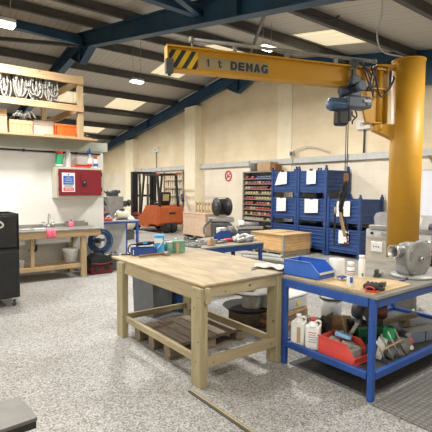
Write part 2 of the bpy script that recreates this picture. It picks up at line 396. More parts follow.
# portal rafters in planes x = const
def rafter(x, ya, yb):
    global tn
    def zt(y): return zr(y) - .235
    w, d, t = .10, .38, .018
    b = B()
    for a, c in ((ya, YR), (YR, yb)):
        b.prism([(a, zt(a)), (c, zt(c)), (c, zt(c) - d), (a, zt(a) - d)], x - .007, x + .007, 'YZ')
        b.prism([(a, zt(a)), (c, zt(c)), (c, zt(c) - t), (a, zt(a) - t)], x - w, x + w, 'YZ')
        b.prism([(a, zt(a) - d), (c, zt(c) - d), (c, zt(c) - d - t), (a, zt(a) - d - t)], x - w, x + w, 'YZ')
        m_ = (a + c) / 2
        b.bx(x - w, x + w, m_ - .01, m_ + .01, zt(m_) - d, zt(m_))
    # apex haunch
    L_ = .72; zb = zt(YR) - d
    b.prism([(YR - L_, zt(YR - L_) - d), (YR, zb - .42), (YR + L_, zt(YR + L_) - d), (YR, zb)], x - .007, x + .007, 'YZ')
    b.prism([(YR - L_, zt(YR - L_) - d), (YR, zb - .42), (YR, zb - .44), (YR - L_, zt(YR - L_) - d - t)], x - w, x + w, 'YZ')
    b.prism([(YR + L_, zt(YR + L_) - d), (YR, zb - .42), (YR, zb - .44), (YR + L_, zt(YR + L_) - d - t)], x - w, x + w, 'YZ')
    b.bx(x - w, x + w, YR - .02, YR + .02, zb - .42, zt(YR))
    struct(b.done('trim_%d' % tn, 'blue_steel')); tn += 1
    for yy in (3.35, 5.1, 6.95, 8.75, 10.5, 12.1):    # purlin cleats standing on the rafter
        b = B().box((x, yy + .05, zr(yy) - .12), (.14, .008, .2)); struct(b.done('trim_%d' % tn, 'blue_steel')); tn += 1
rafter(4.24, Y0, Y1); rafter(9.78, Y0, Y1)
# upstand plate of the gable rafter between the purlin ends
_b = B(); _b.prism([(Y0, zr(Y0) - .03), (9.4, zr(9.4) - .03), (9.4, zr(9.4) - .236), (Y0, zr(Y0) - .236)], 9.70, 9.74, 'YZ').prism([(Y0, zr(Y0) - .01), (9.4, zr(9.4) - .01), (9.4, zr(9.4) - .029), (Y0, zr(Y0) - .029)], 9.68, 9.88, 'YZ')
struct(_b.done('trim_%d' % tn, 'blue_steel')); tn += 1
def beam(p0, p1, w, h, m='blue_steel'):
    global tn
    p0, p1 = Vector(p0), Vector(p1); d = p1 - p0
    b = B().box((0, 0, 0), (w, h, d.length)); o = b.done('trim_%d' % tn, m); tn += 1
    o.rotation_mode = 'QUATERNION'; o.rotation_quaternion = d.to_track_quat('Z', 'Y'); o.location = (p0 + p1) / 2
    return struct(o)
# longitudinal ridge beam and roof bracing in the near bay
beam((4.15, 11.35, 5.58), (X0, 11.0, 5.85), .16, .20)
beam((4.15, 11.5, 5.52), (-1.0, 14.0, 5.62), .09, .09, 'purlin')
beam((4.2, 6.0, 4.64), (-.6, 5.32, 4.42), .13, .13); beam((4.2, 5.95, 4.62), (1.8, 4.2, 4.20), .10, .10)
beam((4.3, 4.3, 4.5), (9.7, 11.2, 5.6), .05, .05, 'purlin')
beam((9.68, 6.0, 4.55), (9.68, Y0, 3.2), .16, .5)
# pilasters on the gable
for k, (a, b_, zt) in enumerate(((14.0, 14.75, None), (19.6, 20.5, None), (9.15, 9.75, None), (3.2, 3.7, None))):
    d = .34 if k == 0 else .25 if k == 1 else .03
    m_ = (a + b_) / 2
    o = B().bx(X1 - d, X1, a, b_, 0, min(zr(a), zr(b_)) - .63).done('trim_%d' % tn, 'cream'); tn += 1; struct(o)
# room under the mezzanine
MX, MY, MZ = 3.58, 8.6, 2.46
struct(B().bx(X0, MX, MY, MY + .1, 0, MZ).done('wall_partition', 'plaster'))
struct(B().bx(MX - .1, MX, MY + .1, 13.5, 0, MZ).done('wall_partition_side', 'plaster'))
struct(B().bx(X0, MX + .08, MY - .04, 13.5, MZ, 2.64).done('trim_%d' % tn, 'fascia')); tn += 1
struct(B().bx(X0, MX - .28, 8.2, 13.4, 2.641, 2.668).done('trim_%d' % tn, 'wpine_x')); tn += 1

# ------------------------------------------------------------------ pipe under the fascia
t = thing('black_pipe', 'thin black pipe clipped along the top of the white partition under the fascia', 'pipe', (0, 0, 0))
B().tube([(X0, 8.565, 2.40), (3.5, 8.565, 2.40)], .018, smooth=False).done('pipe_run', 'cable', t)
for x in (1.0, 2.0, 3.0): B().box((x, 8.57, 2.40), (.03, .055, .05)).done('clip', 'dark', t)

# ------------------------------------------------------------------ guard rail of the mezzanine
t = thing('guard_rail', 'pine guard rail with two bars and square posts along the mezzanine edge', 'railing', (0, 0, 2.668))
zb = 2.668
B().box((-.9 + .0, 8.27, 3.78 - zb), (7.9, .045, .15), bev=.004).done('top_rail', 'wpine_x', t)
B().box((-.9 + .0, 8.27, 3.24 - zb), (7.9, .045, .12), bev=.004).done('middle_rail', 'wpine_x', t)
for (x, y) in ((3.0, 8.30), (0.2, 8.33), (2.95, 10.6)):
    B().bx(x - .055, x + .055, y - .04 + .03, y + .05 + .03, 0, 3.88 - zb, .004).done('post', 'wpine_z', t)
for z in (3.78, 3.24): B().box((2.98, 9.5, z - zb), (.045, 2.3, .13), bev=.004).done('side_rail', 'wpine_y', t)
B().bx(2.93, 3.06, 8.34, 8.42, 0, .1).done('foot_block', 'brown', t)

# bundles of strips hanging over the middle of the rail
def strips(x, w, z0, z1, y, label, seed):
    r = random.Random(seed); b = B()
    for k in range(9):
        a = x + (k / 12 - .5) * w; o = r.uniform(-.03, .03); yy = y + r.uniform(-.06, .03); bz = z0 + r.uniform(0, .15)
        hw = r.uniform(.03, .07)
        b.tube([(a - hw, yy, z1), (a - hw * 1.3 + o, yy, (z0 + z1) / 2), (a + o, yy, bz), (a + hw * 1.3 + o, yy + .03, (z0 + z1) / 2), (a + hw, yy + .04, z1)], r.uniform(.011, .019), 6)
    b.tube([(x - w / 2, y, z1), (x + w / 2, y, z1)], .02, 6, smooth=False)
    tag(b.done('strip_bundle', 'strip', loc=(0, 0, 0)), label, 'strips', 'grey white strip bundles hanging on the guard rail')
strips(1.66, .20, 3.27, 3.74, 8.37, 'bundle of grey white strips hanging at the far left of the guard rail', 1)
strips(1.94, .17, 3.27, 3.74, 8.37, 'second bundle of pale strips from the left on the guard rail', 2)
strips(2.21, .14, 3.27, 3.74, 8.37, 'third bundle of pale strips from the left on the guard rail', 3)
strips(2.50, .19, 3.27, 3.74, 8.37, 'looser rightmost bundle of pale strips on the guard rail nearest the brace', 4)

def carton(name, label, c, d, m, rz=0, tape=True, cat='box', group=None):
    t = thing(name, label, cat, c, rz, group)
    B().box((0, 0, d[2] / 2), d, bev=.006).done('carton_body', m, t)
    if tape: B().box((0, 0, d[2] + .002), (d[0] * .98, .05, .003)).done('tape_strip', 'offwhite', t)
    B().box((0, -d[1] / 2 - .001, d[2] * .72), (d[0] * .96, .003, .006)).done('flap_edge', 'brown', t)
    return t
dk = 2.669
carton('cardboard_box', 'plain brown cardboard box at the left end of the mezzanine deck', (1.45, 8.62, dk), (.5, .4, .44), 'tan')
t = carton('cardboard_box', 'tan cardboard box with strips spilling from its top on the mezzanine deck', (1.94, 8.64, dk), (.40, .4, .27), 'tan', tape=False)
for k in range(5): B().box((-.16 + k * .08, -.203, .12), (.02, .004, .2)).done('slat_print', 'card', t)
b = B(); r = random.Random(11)
for k in range(16):
    a = r.uniform(0, 2 * PI); R_ = r.uniform(.1, .24)
    b.tube([(0, 0, .02), (R_ * .5 * math.cos(a), .3 * R_ * math.sin(a), r.uniform(.08, .2)), (R_ * math.cos(a), .5 * R_ * math.sin(a), r.uniform(.0, .12))], r.uniform(.01, .018), 6)
tag(b.done('strip_tangle', 'strip', loc=(2.02, 8.6, dk + .27)), 'tangle of white strips on top of the tan cardboard box', 'strips')
b = B(); r = random.Random(12)
for k in range(8): b.tube([(r.uniform(-.2, .2), r.uniform(-.08, .08), .01), (r.uniform(-.2, .2), r.uniform(-.1, .1), r.uniform(.04, .09)), (r.uniform(-.24, .24), 0, .02)], .018, 6)
tag(b.done('dark_cable_coil', 'dark', loc=(1.93, 8.72, dk + .275)), 'dark cable coil lying on the tan cardboard box behind the white strips', 'cable')
carton('cardboard_box', 'wide pale grey cardboard box beside the orange crate on the mezzanine', (2.35, 8.7, dk), (.38, .4, .31), 'palecard')
t = thing('plastic_crate', 'orange red plastic crate on the mezzanine deck next to the corner post', 'crate', (2.77, 8.57, dk))
b = B().bx(-.21, .21, -.15, .15, 0, .02); b.bx(-.21, .21, -.15, -.13, 0, .25, .004); b.bx(-.21, .21, .13, .15, 0, .25, .004); b.bx(-.21, -.19, -.15, .15, 0, .25, .004); b.bx(.19, .21, -.15, .15, 0, .25, .004); b.done('crate_body', 'orangered', t)
b = B().bx(-.22, .22, -.16, -.145, .225, .258, .004); b.bx(-.22, .22, .145, .16, .225, .258, .004); b.done('rim', 'orangered', t)
b = B(); r = random.Random(3)
for k in range(6): b.box((r.uniform(-.1, .1), r.uniform(-.05, .05), .05 + .02 * k), (.14, .05, .02), rz=r.uniform(0, 3), ry=r.uniform(-.3, .3))
tag(b.done('scrap_pieces', 'strip', loc=(3.12, 8.58, dk)), 'small pile of pale scrap pieces beside the corner post of the guard rail', 'scrap')
b = B().box((0, 0, .012), (.9, .09, .02), rz=.05); tag(b.done('loose_batten', 'wpine_x', loc=(2.75, 8.27, dk)), 'loose thin batten lying along the front lip of the mezzanine deck', 'batten')

# ------------------------------------------------------------------ red wall cabinet
t = thing('wall_cabinet', 'white metal wall cabinet with dark red double doors above the sink bench', 'cabinet', (2.985, MY, 1.50))
B().bx(-.475, .475, -.30, 0, 0, .60, .008).done('body', 'beige', t)
for s in (-1, 1):
    d = B().bx(-.435 if s < 0 else .004, -.004 if s < 0 else .42, -.325, -.305, .05, .56, .004).done('door', 'darkred', t)
    for k in (0, 1): B().cyl((s * .43, -.31, .13 + .3 * k), (s * .43, -.31, .21 + .3 * k), .010).done('hinge', 'dark', d)
B().bx(.02, .10, -.345, -.325, .24, .35, .006).done('handle', 'dark', t)
B().cyl((.06, -.355, .31), (.06, -.34, .31), .015).done('lock', 'steel', t)
sg = B().bx(-.375, -.125, -.33, -.3255, .12, .49).done('sign_sheet', 'paper', t)
B().bx(-.35, -.15, -.334, -.3305, .26, .43).done('sign_panel', 'signblue', sg)
B().bx(-.35, -.15, -.334, -.3305, .145, .205).done('warning_panel', 'signred', sg)
for z, w in ((.40, .08), (.365, .15), (.33, .13), (.29, .16), (.23, .17)): B().bx(-.25 - w / 2, -.25 + w / 2, -.336, -.3345, z, z + .010).done('text_line', 'palegrey' if z > .25 else 'dark', sg)
B().cyl((-.25, -.334, .455), (-.25, -.331, .455), .015).done('sign_emblem', 'signblue', sg)
for z in (.165, .182): B().bx(-.33, -.17, -.336, -.3345, z, z + .007).done('text_line', 'paper', sg)
b = B().bx(3.482, 3.53, 8.45, 8.598, 1.55, 2.05, .01); b.cyl((3.505, 8.46, 1.5), (3.505, 8.46, 2.1), .012)
tag(b.done('isolator_box', 'grey'), 'narrow grey isolator box on the partition right of the red cabinet', 'switch box')

zc = 2.101
t = thing('paint_tin', 'green tin with a red lid on the left of the wall cabinet', 'tin', (2.62, 8.45, zc))
B().lathe([(0, 0), (.066, 0), (.068, .01), (.068, .25), (.06, .26), (0, .26)], n=24).done('tin_body', 'green', t)
B().lathe([(.0, .26), (.07, .26), (.07, .30), (.062, .31), (0, .31)]).done('lid', 'signred', t)
B().lathe([(.069, .02), (.0695, .02), (.0695, .05), (.069, .05)]).done('label_band', 'paper', t)
t = thing('spray_can', 'plain silver grey aerosol can next to the green tin on the wall cabinet', 'spray can', (2.79, 8.45, zc))
B().lathe([(0, 0), (.052, 0), (.054, .01), (.054, .27), (.045, .3), (0, .3)]).done('can_body', 'palegrey', t)
B().lathe([(0, .3), (.04, .3), (.04, .34), (.03, .35), (0, .35)]).done('cap', 'palegrey', t)
t = thing('folded_cloth', 'flat red folded cloth pack on the wall cabinet', 'cloth', (3.04, 8.42, zc))
B().box((0, 0, .02), (.34, .2, .035), bev=.012, seg=2).done('cloth_fold', 'signred', t); B().box((.03, .0, .05), (.26, .15, .022), rz=.1, bev=.01).done('cloth_fold', 'red', t)
t = thing('trigger_bottle', 'white and red bottle with a blue trigger head on the wall cabinet', 'bottle', (3.225, 8.44, zc))
B().lathe([(0, 0), (.045, 0), (.048, .02), (.048, .16), (.03, .22), (.018, .25), (.018, .28), (0, .28)]).done('bottle_body', 'white', t)
B().lathe([(.049, .03), (.0495, .03), (.0495, .09), (.049, .09)]).done('label_band', 'signred', t)
B().box((-.01, 0, .32), (.08, .03, .045), bev=.008).box((-.035, 0, .29), (.012, .02, .07), ry=.4).cyl((0, 0, .34), (0, 0, .40), .018, .014).done('trigger_head', 'signblue', t)
t = thing('spray_can', 'white aerosol can with an orange cap at the right end of the wall cabinet', 'spray can', (3.35, 8.44, zc))
B().lathe([(0, 0), (.042, 0), (.044, .01), (.044, .17), (.035, .19), (0, .19)]).done('can_body', 'white', t)
B().lathe([(0, .19), (.036, .19), (.036, .235), (.03, .24), (0, .24)]).done('cap', 'orangered', t)
B().lathe([(.0445, .04), (.045, .04), (.045, .10), (.0445, .10)]).done('label_band', 'signblue', t)

# ------------------------------------------------------------------ sink bench
t = thing('sink_bench', 'pine framed bench with a steel sink top against the white partition', 'bench', (0, 0, 0))
ZT = .93
for x in (2.83, 0.95): B().bx(x, x + .10, 7.87, 7.95, 0, ZT - .045, .004).done('leg', 'wpine_z', t)
B().bx(2.79, 2.87, 8.45, 8.55, 0, ZT - .045, .004).done('leg', 'wpine_z', t)
B().bx(1.93, 1.99, 7.90, 7.98, .27, ZT - .1, .004).done('leg', 'wpine_z', t)
B().bx(.9, 3.2, 7.84, 7.87, ZT - .145, ZT - .03, .003).done('apron', 'wpine_x', t)
B().bx(.9, 2.829, 7.90, 7.95, .19, .27, .004).done('stringer', 'wpine_x', t)
B().bx(.9, 2.79, 8.30, 8.40, .19, .24, .004).done('stringer', 'wpine_x', t)
B().bx(.9, 2.829, 7.951, 8.30, .20, .222).done('shelf', 'wpine_x', t)
b = B().prism([(2.62, .27), (2.69, .27), (2.92, .80), (2.85, .80)], 8.40, 8.445, 'XZ'); b.done('brace', 'wpine_z', t)
s = B().bx(.9, 3.22, 7.82, 8.57, ZT - .028, ZT, .004).bx(.9, 3.22, 8.55, 8.585, ZT, ZT + .06, .004).done('sink_top', 'greytop', t)
b = B(); b.bx(2.04, 2.70, 8.04, 8.05, .67, ZT - .03); b.bx(2.04, 2.70, 8.38, 8.39, .67, ZT - .03); b.bx(2.04, 2.05, 8.04, 8.39, .67, ZT - .03); b.bx(2.69, 2.70, 8.04, 8.39, .67, ZT - .03); b.bx(2.04, 2.70, 8.04, 8.39, .665, .675)
b.done('sink_bowl', 'white', t); b = B(); b.tube([(2.05, 8.0, .66), (2.05, 8.05, .56), (2.05, 8.3, .50), (2.05, 8.5, .50)], .022); b.done('waste_pipe', 'dark', t)
B().bx(1.62, 2.0, 8.0, 8.32, ZT + .001, ZT + .006).bx(1.6, 2.02, 7.98, 8.0, ZT, ZT + .02).done('drainer_rim', 'steel', t)
B().bx(1.30, 1.86, 8.0, 8.38, .67, ZT - .03).done('second_bowl', 'white', t)
t = thing('mixer_tap', 'chrome swan neck tap with two cross handles on the sink top', 'tap', (2.40, 8.47, ZT))
B().tube([(0, 0, 0), (0, 0, .2), (0, -.05, .26), (0, -.12, .24), (0, -.14, .18)], .012).done('spout', 'steel', t)
B().tube([(-.09, 0, .04), (.09, 0, .04)], .014, smooth=False).cyl((0, 0, 0), (0, 0, .05), .025).done('tap_body', 'steel', t)
for s in (-1, 1): B().cyl((s * .09, 0, 0), (s * .09, 0, .09), .013).tube([(s * .055, 0, .1), (s * .13, 0, .1)], .01, smooth=False).tube([(s * .09, -.035, .1), (s * .09, .035, .1)], .01, smooth=False).done('tap_handle', 'steel', t)
# pink cloth draped over the front edge
b = B(); nx, nz = 8, 8; g = []
for j in range(nz + 1):
    row = []
    for i in range(nx + 1):
        u = i / nx - .5; v = j / nz
        if v < .4: p = (u * .15 + .02 * math.sin(v * 9), -.02 + .14 * (.4 - v) / .4 - .012, .012 + .006 * math.sin(i * 1.9))
        else: p = (u * .16 + .015 * math.sin(v * 7), -.034 - .010 * math.sin(i * 1.5 + j * .5), .012 - (v - .4) / .6 * .14 - .015 * abs(u))
        row.append(b.bm.verts.new(p))
    g.append(row)
for j in range(nz):
    for i in range(nx): f = b.bm.faces.new((g[j][i], g[j][i + 1], g[j + 1][i + 1], g[j + 1][i])); f.smooth = True
o = b.done('pink_cloth', 'pink', loc=(2.27, 7.84, ZT)); md = o.modifiers.new('s', 'SOLIDIFY'); md.thickness = .006
tag(o, 'bright pink cloth hanging over the front edge of the sink top', 'cloth')
t = thing('soap_bottle', 'small pink red soap bottle standing on the sink bench below the red cabinet', 'bottle', (2.80, 8.35, ZT))
B().lathe([(0, 0), (.04, 0), (.045, .02), (.045, .08), (.02, .11), (0, .11)]).done('bottle_body', 'pink', t); B().cyl((0, 0, .11), (0, 0, .14), .015).done('cap', 'red', t)
b = B().box((0, 0, .006), (.2, .12, .01), rz=.1).box((-.22, .0, .006), (.14, .05, .01), rz=.3); tag(b.done('scourer_tray', 'white', loc=(2.16, 8.2, ZT + .001)), 'thin white tray beside the drainer of the sink top', 'tray')
b = B().bx(-.20, .20, -.012, .012, 0, .10, .006); tag(b.done('splash_block', 'greytop', loc=(2.93, 8.50, ZT)), 'low grey splash block at the back of the sink bench by the soap', 'block')
t = thing('white_bucket', 'white plastic bucket standing on the lower shelf of the sink bench', 'bucket', (2.70, 8.09, .222))
B().lathe([(0, 0), (.115, 0), (.14, .27), (.15, .275), (.15, .30), (.135, .30), (.11, .01), (0, .01)]).done('bucket_body', 'white', t)
B().lathe([(0, .295), (.153, .295), (.155, .315), (.14, .322), (0, .322)]).done('lid', 'white', t)
B().tube([(-.15, 0, .27), (-.10, -.13, .20), (0, -.155, .17), (.10, -.13, .20), (.15, 0, .27)], .004, 6).done('handle', 'steel', t)
for k, (x, w, h) in enumerate(((1.55, .16, .2), (1.78, .12, .14))):
    t = thing('storage_tub', ('larger' if k == 0 else 'smaller') + ' pale grey plastic tub on the lower shelf below the sink drainer', 'tub', (x, 8.1, .222))
    B().box((0, 0, h / 2), (w, .18, h), bev=.015).done('tub_body', 'palegrey', t); B().box((0, 0, h + .008), (w + .02, .2, .02), bev=.006).done('lid', 'white', t)

# black tool chest
t = thing('tool_chest', 'tall black rolling tool chest cut off by the left edge of the picture', 'tool chest', (1.02, 6.80, 0))
B().bx(-.5, .40, -.35, .30, .13, .80, .01).done('lower_body', 'dark', t)
up = B().bx(-.5, .40, -.35, -.33, .83, 1.33, .006).bx(-.5, .40, .28, .30, .83, 1.33).bx(.38, .40, -.35, .30, .83, 1.33).bx(-.5, -.48, -.35, .3, .83, 1.33).bx(-.5, .4, -.35, .3, .83, .85).done('upper_body', 'dark', t)
B().bx(-.5, .40, -.345, .295, .80, .83).done('seam', 'rubber', t)
B().bx(-.47, .37, -.362, -.35, .16, .79, .004).done('lower_door', 'dark', t)
B().bx(-.47, .37, -.362, -.35, .86, 1.30, .004).done('upper_door', 'dark', t)
B().tube([(.10, -.366, 1.24), (.17, -.375, 1.21), (.19, -.375, 1.16), (.12, -.366, 1.13), (.05, -.366, 1.14)], .014, 6).done('badge', 'palegrey', t)
for x in (-.4, .33):
    for y in (-.28, .22):
        c = B().box((x, y, .115), (.07, .07, .03)).box((x - .026, y, .08), (.006, .05, .07)).box((x + .026, y, .08), (.006, .05, .07)).done('caster', 'steel', t)
        B().cyl((x - .02, y, .045), (x + .02, y, .045), .045).done('wheel', 'darkgrey', c)

# grey topped stand, lower left corner
t = thing('steel_plate_stand', 'dark grey steel plate stand cut off by the lower left corner', 'stand', (.285, 2.46, 0), math.radians(4))
B().bx(-.50, .30, -.12, .19, .425, .448, .003).done('top_plate', mat('smudged dark steel plate', (.15, .145, .135), .45, .3, var=.25, scale=4), t)
B().bx(-.495, .295, -.115, .185, .385, .424).done('rim', 'dark', t)
B().bx(-.05, .13, -.07, .12, .03, .386, .004).done('post', 'dark', t)
B().bx(-.25, .27, -.1, .18, 0, .03, .004).done('foot_plate', 'red', t)

# hose reel, tool bag
t = thing('coiled_hose', 'dark blue coiled air hose hanging at the right end of the sink bench', 'hose', (3.40, 8.35, .60))
b = B()
for k in range(5):
    R_ = .15 + .026 * k
    b.tube([(R_ * math.cos(a * PI / 6), .02 * (k % 2) - .03, R_ * math.sin(a * PI / 6)) for a in range(12)], .013, 7, closed=True)
for k in range(4):
    R_ = .16 + .028 * k
    b.tube([(R_ * math.cos(a * PI / 6), .03, R_ * math.sin(a * PI / 6)) for a in range(12)], .013, 7, closed=True)
b.done('hose_coil', 'hose', t); B().cyl((0, .0, 0), (0, .17, 0), .03).box((0, .15, .0), (.10, .12, .10)).box((0, .19, 0), (.34, .03, .05)).done('hanger', 'darkgrey', t)
B().tube([(.0, -.02, -.25), (.05, -.03, -.34), (-.02, 0, -.42)], .012, 6).done('hose_tail', 'hose', t)
t = thing('tool_bag', 'black and red tool bag on the floor beside the sink bench leg', 'tool bag', (3.26, 8.08, 0))
B().box((0, 0, .08), (.46, .30, .15), bev=.02, seg=2).done('bag_base', mat('dark red bag canvas', (.13, .012, .012), .7, var=.15), t)
B().prism([(-.23, .15), (.23, .15), (.21, .30), (.12, .36), (-.12, .40), (-.21, .32)], -.14, .14, 'XZ').done('bag_top', 'rubber', t)
B().tube([(-.12, 0, .36), (-.08, 0, .46), (.06, 0, .45), (.10, 0, .34)], .016).done('handle', 'dark', t)
for x in (-.12, .1): B().box((x, -.155, .14), (.09, .02, .12), bev=.008).done('pocket', 'dark', t)
b = B().tube([(-.2, -.16, .22), (0, -.165, .2), (.2, -.16, .23)], .012); b.done('trim_piping', 'red', t)
t = thing('power_tool_case', 'small black power tool case leaning behind the red tool bag', 'case', (3.62, 8.2, 0), .2)
B().box((0, 0, .165), (.22, .14, .33), bev=.02).done('case_body', 'darkgrey', t); B().tube([(-.06, 0, .33), (-.05, 0, .37), (.05, 0, .37), (.06, 0, .33)], .01).done('handle', 'dark', t)

# blue framed bench beyond the partition
t = thing('blue_side_bench', 'blue steel framed bench beyond the end of the sink bench', 'bench', (.09, 0, 0))
B().bx(3.62, 4.70, 9.30, 10.0, .90, .93, .004).done('bench_top', 'grey', t)
for (x, y) in ((3.65, 9.33), (4.65, 9.33), (4.65, 9.95), (3.65, 9.95)): B().bx(x - .025, x + .025, y - .025, y + .025, 0, .855, .003).done('leg', 'bluebench', t)
B().bx(3.62, 4.70, 9.305, 9.355, .855, .899).done('side_rail', 'bluebench', t); B().bx(3.62, 4.70, 9.93, 9.98, .855, .899).done('side_rail', 'bluebench', t); B().bx(4.65, 4.70, 9.355, 9.93, .855, .899).done('end_rail', 'bluebench', t)
B().bx(3.675, 4.625, 9.92, 9.935, .05, .85).done('back_panel', 'palegrey', t)
t = thing('dark_vise', 'dark bench vise behind the cream motor on the blue framed bench', 'vise', (4.12, 9.82, .93), .4)
B().box((0, 0, .05), (.16, .14, .10), bev=.02).box((0, 0, .14), (.26, .10, .09), bev=.02).done('vise_body', 'darkgrey', t); B().cyl((-.22, 0, .13), (-.13, 0, .13), .015).tube([(-.22, -.08, .13), (-.22, .08, .13)], .008, smooth=False).done('vise_screw', 'steel', t)
t = thing('white_ribbon_tool', 'small red and white tool lying left of the cream motor on the blue bench', 'tool', (4.02, 9.38, .93), .2)
B().box((0, 0, .03), (.2, .10, .06), bev=.02).done('tool_body', 'signred', t); B().tube([(-.08, 0, .06), (0, -.02, .12), (.08, 0, .06)], .012).done('tool_handle', 'white', t)
t = thing('red_drill_base', 'red and dark tool standing on the blue framed bench near the partition', 'power tool', (3.93, 9.55, .93))
B().lathe([(0, 0), (.09, 0), (.09, .04), (.05, .06), (.05, .2), (.08, .24), (.08, .32), (0, .33)]).done('tool_body', 'red', t); B().tube([(-.1, 0, .18), (-.12, 0, .4), (0, 0, .5), (.1, 0, .36)], .025).cyl((-.0, 0, .3), (0, 0, .45), .04).done('motor_head', 'rubber', t)
t = thing('cream_motor', 'cream cylindrical motor lying on the blue framed bench', 'motor', (4.47, 9.60, .93))
B().lathe([(0, -.16), (.07, -.16), (.10, -.12), (.10, .12), (.07, .16), (0, .16)], c=(0, 0, .12), axis='X').done('motor_body', 'offwhite', t); B().box((0, 0, .01), (.24, .18, .02)).box((0, 0, .24), (.1, .08, .06)).done('motor_foot', 'darkgrey', t)
B().cyl((-.22, 0, .12), (-.16, 0, .12), .03).done('shaft', 'steel', t)
t = thing('grey_electrical_cabinet', 'tall grey electrical cabinet standing on the floor left of the forklift', 'cabinet', (6.66, 15.2, 0), .1)
B().bx(-.32, .32, -.30, .30, 0, 1.38, .01).done('cabinet_body', 'grey', t); B().bx(-.29, .0, -.315, -.30, .1, 1.33, .005).done('door', 'grey', t); B().box((-.04, -.32, .8), (.02, .02, .12)).done('handle', 'dark', t)
t = thing('grinder_head', 'dark machine head lying on top of the grey electrical cabinet', 'machine part', (6.68, 15.2, 1.38))
B().cyl((-.2, 0, .12), (.18, 0, .14), .1, .12).box((0, 0, .03), (.4, .25, .05)).cyl((.18, 0, .14), (.3, 0, .2), .06).done('head_casting', 'darkgrey', t); B().tube([(-.2, 0, .1), (-.35, 0, .2), (-.42, 0, .1)], .02).done('lever', 'rubber', t)
t = thing('pedestal_drill', 'dark pedestal machine standing between the grey cabinet and the forklift', 'machine', (7.38, 15.85, 0))
B().lathe([(0, 0), (.2, 0), (.2, .06), (.06, .09), (.06, 1.0), (0, 1.0)]).done('pedestal', 'darkgrey', t)
B().box((0, 0, 1.05), (.35, .25, .2), bev=.03).cyl((-.25, 0, 1.1), (.25, 0, 1.1), .09).cyl((-.33, 0, 1.1), (-.27, 0, 1.1), .14).cyl((.27, 0, 1.1), (.33, 0, 1.1), .14).done('machine_head', 'darkgrey', t)
t = thing('white_drum', 'off white drum lying on its side on the floor behind the blue framed bench', 'drum', (6.1, 12.9, 0), .5)
B().lathe([(0, -.3), (.22, -.3), (.25, -.26), (.25, -.1), (.26, -.08), (.26, .08), (.25, .1), (.25, .26), (.22, .3), (0, .3)], c=(0, 0, .55), axis='X').done('drum_body', 'offwhite', t); B().bx(-.25, .25, -.2, .2, 0, .3).done('drum_cradle', 'darkgrey', t)

# ------------------------------------------------------------------ forklift
t = thing('forklift_truck', 'orange counterbalance forklift with a black mast parked by the back wall', 'forklift', (8.42, 13.85, 0))
body = [(0, .30), (0, .98), (.08, 1.04), (.95, 1.04), (1.0, .92), (1.35, .62), (1.55, .62), (1.7, .5), (1.7, .25), (1.15, .2), (.8, .2), (.62, .34), (.2, .34)]
B().prism(body, -.55, .55, 'YZ').done('chassis', 'orange', t)
B().bx(-.56, .56, -.10, .0, .36, 1.0, .05).done('counterweight', 'orange', t)
B().bx(-.10, .18, -.115, -.10, .72, .80, .01).done('tow_slot', 'dark', t)
B().bx(-.3, .3, -.06, .15, .10, .34).done('steer_axle', 'rubber', t)
for x in (-.14, .14): w = B().lathe([(.0, -.09), (.17, -.09), (.22, -.06), (.22, .06), (.17, .09), (0, .09)], c=(x, .02, .22), axis='X').done('rear_wheel', 'rubber', t)
for x in (-.48, .48):
    w = B().lathe([(.0, -.10), (.22, -.10), (.29, -.07), (.29, .07), (.22, .10), (0, .10)], c=(x * 1.08, 1.82, .29), axis='X').done('front_wheel', 'rubber', t)
    B().lathe([(0, -.105), (.13, -.105), (.13, .105), (0, .105)], c=(x * 1.08, 1.82, .29), axis='X').done('hub', 'red', w)
for x in (-.5, .5): B().prism([(1.45, .62), (1.62, .72), (2.0, .72), (2.1, .55), (2.0, .6), (1.62, .62)], x - .07, x + .07, 'YZ').done('mudguard', 'red', t)
B().bx(-.26, .22, .35, .85, 1.04, 1.14, .03).done('seat_cushion', 'dark', t)
sb = B().box((-.02, .33, 1.34), (.46, .10, .44), rx=.12, bev=.05, seg=2).done('seat_back', 'dark', t)
B().box((-.02, .268, 1.35), (.27, .012, .26), rx=.12, bev=.01).done('data_sheet', 'rackyellow', sb)
for x in (-.42, .40): B().prism([(-.0, 1.0), (.09, 1.0), (.28, 2.22), (.20, 2.22)], x - .035, x + .035, 'YZ').done('rear_post', 'dark', t)
for x in (-.42, .40): B().prism([(1.55, .62), (1.63, .62), (1.33, 2.22), (1.25, 2.22)], x - .03, x + .03, 'YZ').done('front_post', 'dark', t)
b = B(); b.bx(-.46, .44, .18, .26, 2.2, 2.27, .01); b.bx(-.46, .44, 1.28, 1.36, 2.2, 2.27, .01)
for x in (-.46, -.16, .14, .40): b.bx(x, x + .04, .2, 1.34, 2.21, 2.26)
b.done('overhead_guard', 'dark', t)
B().bx(-.46, -.38, .16, .19, 2.2, 2.26).bx(.36, .44, .16, .19, 2.2, 2.26).done('tail_light', 'signred', t)
B().tube([(0, 1.55, .7), (0, 1.25, 1.15)], .03, smooth=False).done('steering_column', 'dark', t)
B().lathe([(.15, -.015), (.18, 0), (.15, .015), (.13, 0), (.15, -.015)], c=(0, 1.2, 1.18)).done('steering_wheel', 'dark', t)
for x in (-.48, .48):
    B().bx(x - .085, x + .085, 2.03, 2.19, .06, 2.38, .008).done('mast_rail', 'dark', t)
    B().bx(x - .05 - .14 * (1 if x > 0 else -1), x + .05 - .14 * (1 if x > 0 else -1), 2.07, 2.17, .06, 2.30, .008).done('inner_mast_rail', 'dark', t)
for z in (.35, 1.35, 2.30): B().bx(-.43, .43, 2.10, 2.16, z, z + .09, .01).done('mast_crossbar', 'dark', t)
for x in (-.18, .18): B().cyl((x, 2.10, .2), (x, 2.10, 1.9), .05).cyl((x, 2.10, 1.9), (x, 2.1, 2.3), .03).done('lift_cylinder', 'darkgrey', t)
